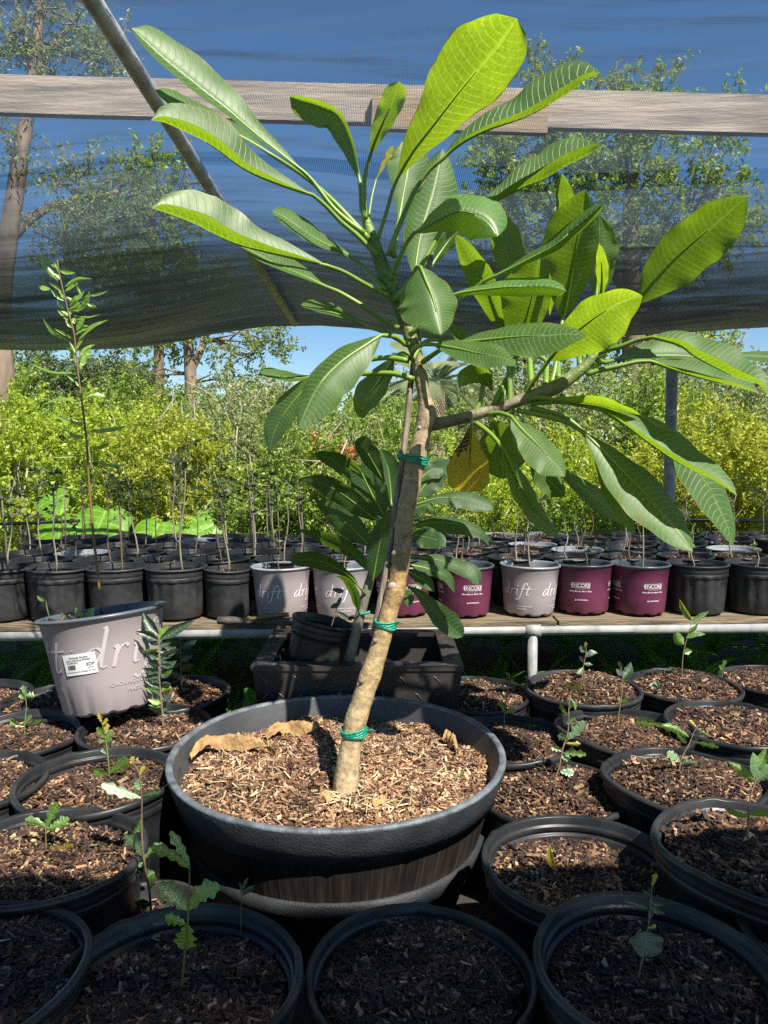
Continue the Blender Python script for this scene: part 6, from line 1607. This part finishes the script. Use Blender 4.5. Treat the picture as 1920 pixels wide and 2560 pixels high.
# palm
pc_ = PY(1090, 965, 10.6)
pm = thing('palm', 'feathery date palm behind the trunk', 'palm', (pc_.x, pc_.y, 0))
MB().tube([Vector((0, 0, 0)), Vector((0, 0, pc_.z))], [.15, .12], 12, jit=.08).build('trunk', M['bark'], pm)
rng = np.random.default_rng(5)
for k in range(30):
    a = 2 * math.pi * k / 30 + rng.uniform(-.1, .1); el = rng.uniform(-.1, 1.2); L_ = rng.uniform(.75, 1.1)
    V = []; p = np.array([0, 0, pc_.z]); d = np.array([math.cos(a) * math.cos(el), math.sin(a) * math.cos(el), math.sin(el)])
    for i in range(26):
        p = p + d * L_ / 26; d = d + np.array([0, 0, -.055]); d /= np.linalg.norm(d)
        s = np.cross(d, [0, 0, 1.]); s /= np.linalg.norm(s) + 1e-6
        for sg in (-1, 1):
            e = s * sg * .8 + d * .7 + np.array([0, 0, -.15]); e /= np.linalg.norm(e)
            l = .36 * math.sin(math.pi * (i + 3) / 30); w = np.cross(e, d); w = w / (np.linalg.norm(w) + 1e-6) * .012 + np.array([0, 0, .009])
            V.append([p, p + e * l * .4 + w, p + e * l, p + e * l * .4 - w])
    link('frond', quads('frond', np.array(V), M['f_palm']), pm)
# elephant ears behind the bench
for k, (x, y, r, lean) in enumerate([(150, 1330, 62, -.3), (250, 1318, 78, .1), (385, 1340, 60, .2), (500, 1330, 66, 1.0), (130, 1255, 46, -.6)]):
    d = 7.3 + .06 * k; c = PY(x, y, d); s = r / FPX * d
    t = thing('elephant_ear', ('bright elephant ear leaf at the far left behind the pots', 'largest bright elephant ear leaf behind the sapling stem', 'third elephant ear leaf, lower and darker', 'slanted narrow elephant ear leaf, rightmost', 'upright elephant ear leaf above the others at the left')[k], 'plant', (c.x, c.y, 0), group='elephant ear leaves behind the bench')
    MB().tube([Vector((0, .15, 0)), Vector((0, .12, c.z * .6)), Vector((0, .02, c.z))], [.012, .01, .007], 8).build('stalk', M['stem_green'], t)
    V, UV = [], []; n, m_ = 20, 8; ca, sa = math.cos(lean), math.sin(lean)
    for i in range(n + 1):
        u = i / n
        for j in range(-m_, m_ + 1):
            v = j / m_; px_ = v * s * .95 * prof_heart(min(.995, max(.005, u))); pz = (u - .33) * s * 1.9
            yy = -.10 * u * s * 3 + .12 * s * v * v + .02 * s * math.sin(v * 14 + u * 5)
            if u < .33: pz -= abs(v) * s * .25
            pz = -pz
            V.append((px_ * ca - pz * sa * .9 * -1, yy, px_ * sa * -1 + pz * ca if True else 0)); UV.append((u, .5 + v / 2))
    kk = 2 * m_ + 1
    F = [(i * kk + j, i * kk + j + 1, (i + 1) * kk + j + 1, (i + 1) * kk + j) for i in range(n) for j in range(2 * m_)]
    link('leaf', mesh('leaf', V, F, M['ear'], True, UV), t, loc=(0, 0, c.z), rot=(R(-35), 0, 0))
# ferns under the bench
def fern_mesh(seed):
    rr = random.Random(seed); V = []
    for k in range(15):
        a = rr.uniform(0, 2 * math.pi); L_ = rr.uniform(.28, .5); el = rr.uniform(.55, 1.25)
        p = np.array([0, 0, .02]); d = np.array([math.cos(a) * math.cos(el), math.sin(a) * math.cos(el), math.sin(el)])
        n = 26
        for i in range(n):
            q = p + d * L_ / n; s = np.cross(d, [0, 0, 1.]); s /= np.linalg.norm(s) + 1e-6
            l = .048 * math.sin(math.pi * (i + 2) / (n + 3)) ** .7
            for sg in (-1, 1):
                e = s * sg + d * .25; e /= np.linalg.norm(e); w = d * .0075
                V.append([p - w * .6, p + e * l * .5 - w, p + e * l, p + e * l * .5 + w])
            V.append([p + s * .0012, p - s * .0012, q - s * .0012, q + s * .0012])
            p = q; d = d + np.array([0, 0, -.05 - .02 * i / n]); d /= np.linalg.norm(d)
    return quads('fronds', np.array(V), M['fern'])
FM = [fern_mesh(i) for i in range(4)]
random.seed(9)
fx = [-1.95, -1.72, -1.5, -1.25, -1.0, -.72, -.45, .52, .75, 1.0, 1.22, 1.45, 1.7, 1.95, 2.2]
for k, x in enumerate(fx):
    y = random.uniform(3.3, 3.55) if k % 2 else random.uniform(3.6, 3.9)
    t = thing('fern', f'sword fern under the bench, {ORD[k]} from the left', 'fern', (x, y, 0), (0, 0, random.uniform(0, 6)), 'ferns under the bench')
    link('fronds', FM[k % 4], t).scale = (1, 1, random.uniform(.8, 1.05))
for k in range(14):
    x = -2.9 + k * .45
    t = thing('fern', f'tall sword fern behind the bench legs, {ORD[k]} from the left', 'fern', (x + random.uniform(-.08, .08), random.uniform(4.35, 4.7), 0), (0, 0, random.uniform(0, 6)), 'ferns under the bench')
    link('fronds', FM[k % 4], t).scale = (1.25, 1.1, 1.1)
for (x, y) in ((-1.62, 2.75), (-1.9, 3.05), (-.62, 3.02), (-.5, 2.95)):
    t = thing('fern', {-1.62: 'fern beside the left edge pots, in front of the bench', -1.9: 'fern at the far left in front of the bench leg', -.62: 'fern left of the tread-plate planter', -.5: 'small fern tucked against the tread-plate planter'}[x], 'fern', (x, y, 0), (0, 0, x * 5), 'ferns under the bench')
    link('fronds', FM[int(abs(x) * 10) % 4], t)
# irrigation pipe and a white tub glimpsed between the plants
tag(MB().tube([PY(-60, 1312, 5.0), PY(60, 1308, 5.05), PY(200, 1302, 5.15)], .011, 8).build('irrigation_pipe', M['black_plastic']), 'black irrigation pipe behind the left bench pots', 'pipe')
tag(MB().tube([PY(1560, 1302, 5.2), PY(1760, 1300, 5.2), PY(1990, 1303, 5.2)], .012, 8).build('irrigation_pipe', M['black_plastic']), 'black irrigation pipe behind the right bench pots', 'pipe')
wt = PY(62, 1142, 8.2)
tag(MB().lathe([(0, 0), (.06, .01), (.075, .14), (.08, .15), (.07, .148), (0, .14)], 24).build('white_bucket', M['white_thing'], loc=(wt.x, wt.y, wt.z - .12)), 'white bucket glimpsed through the shrubs at the left', 'bucket')
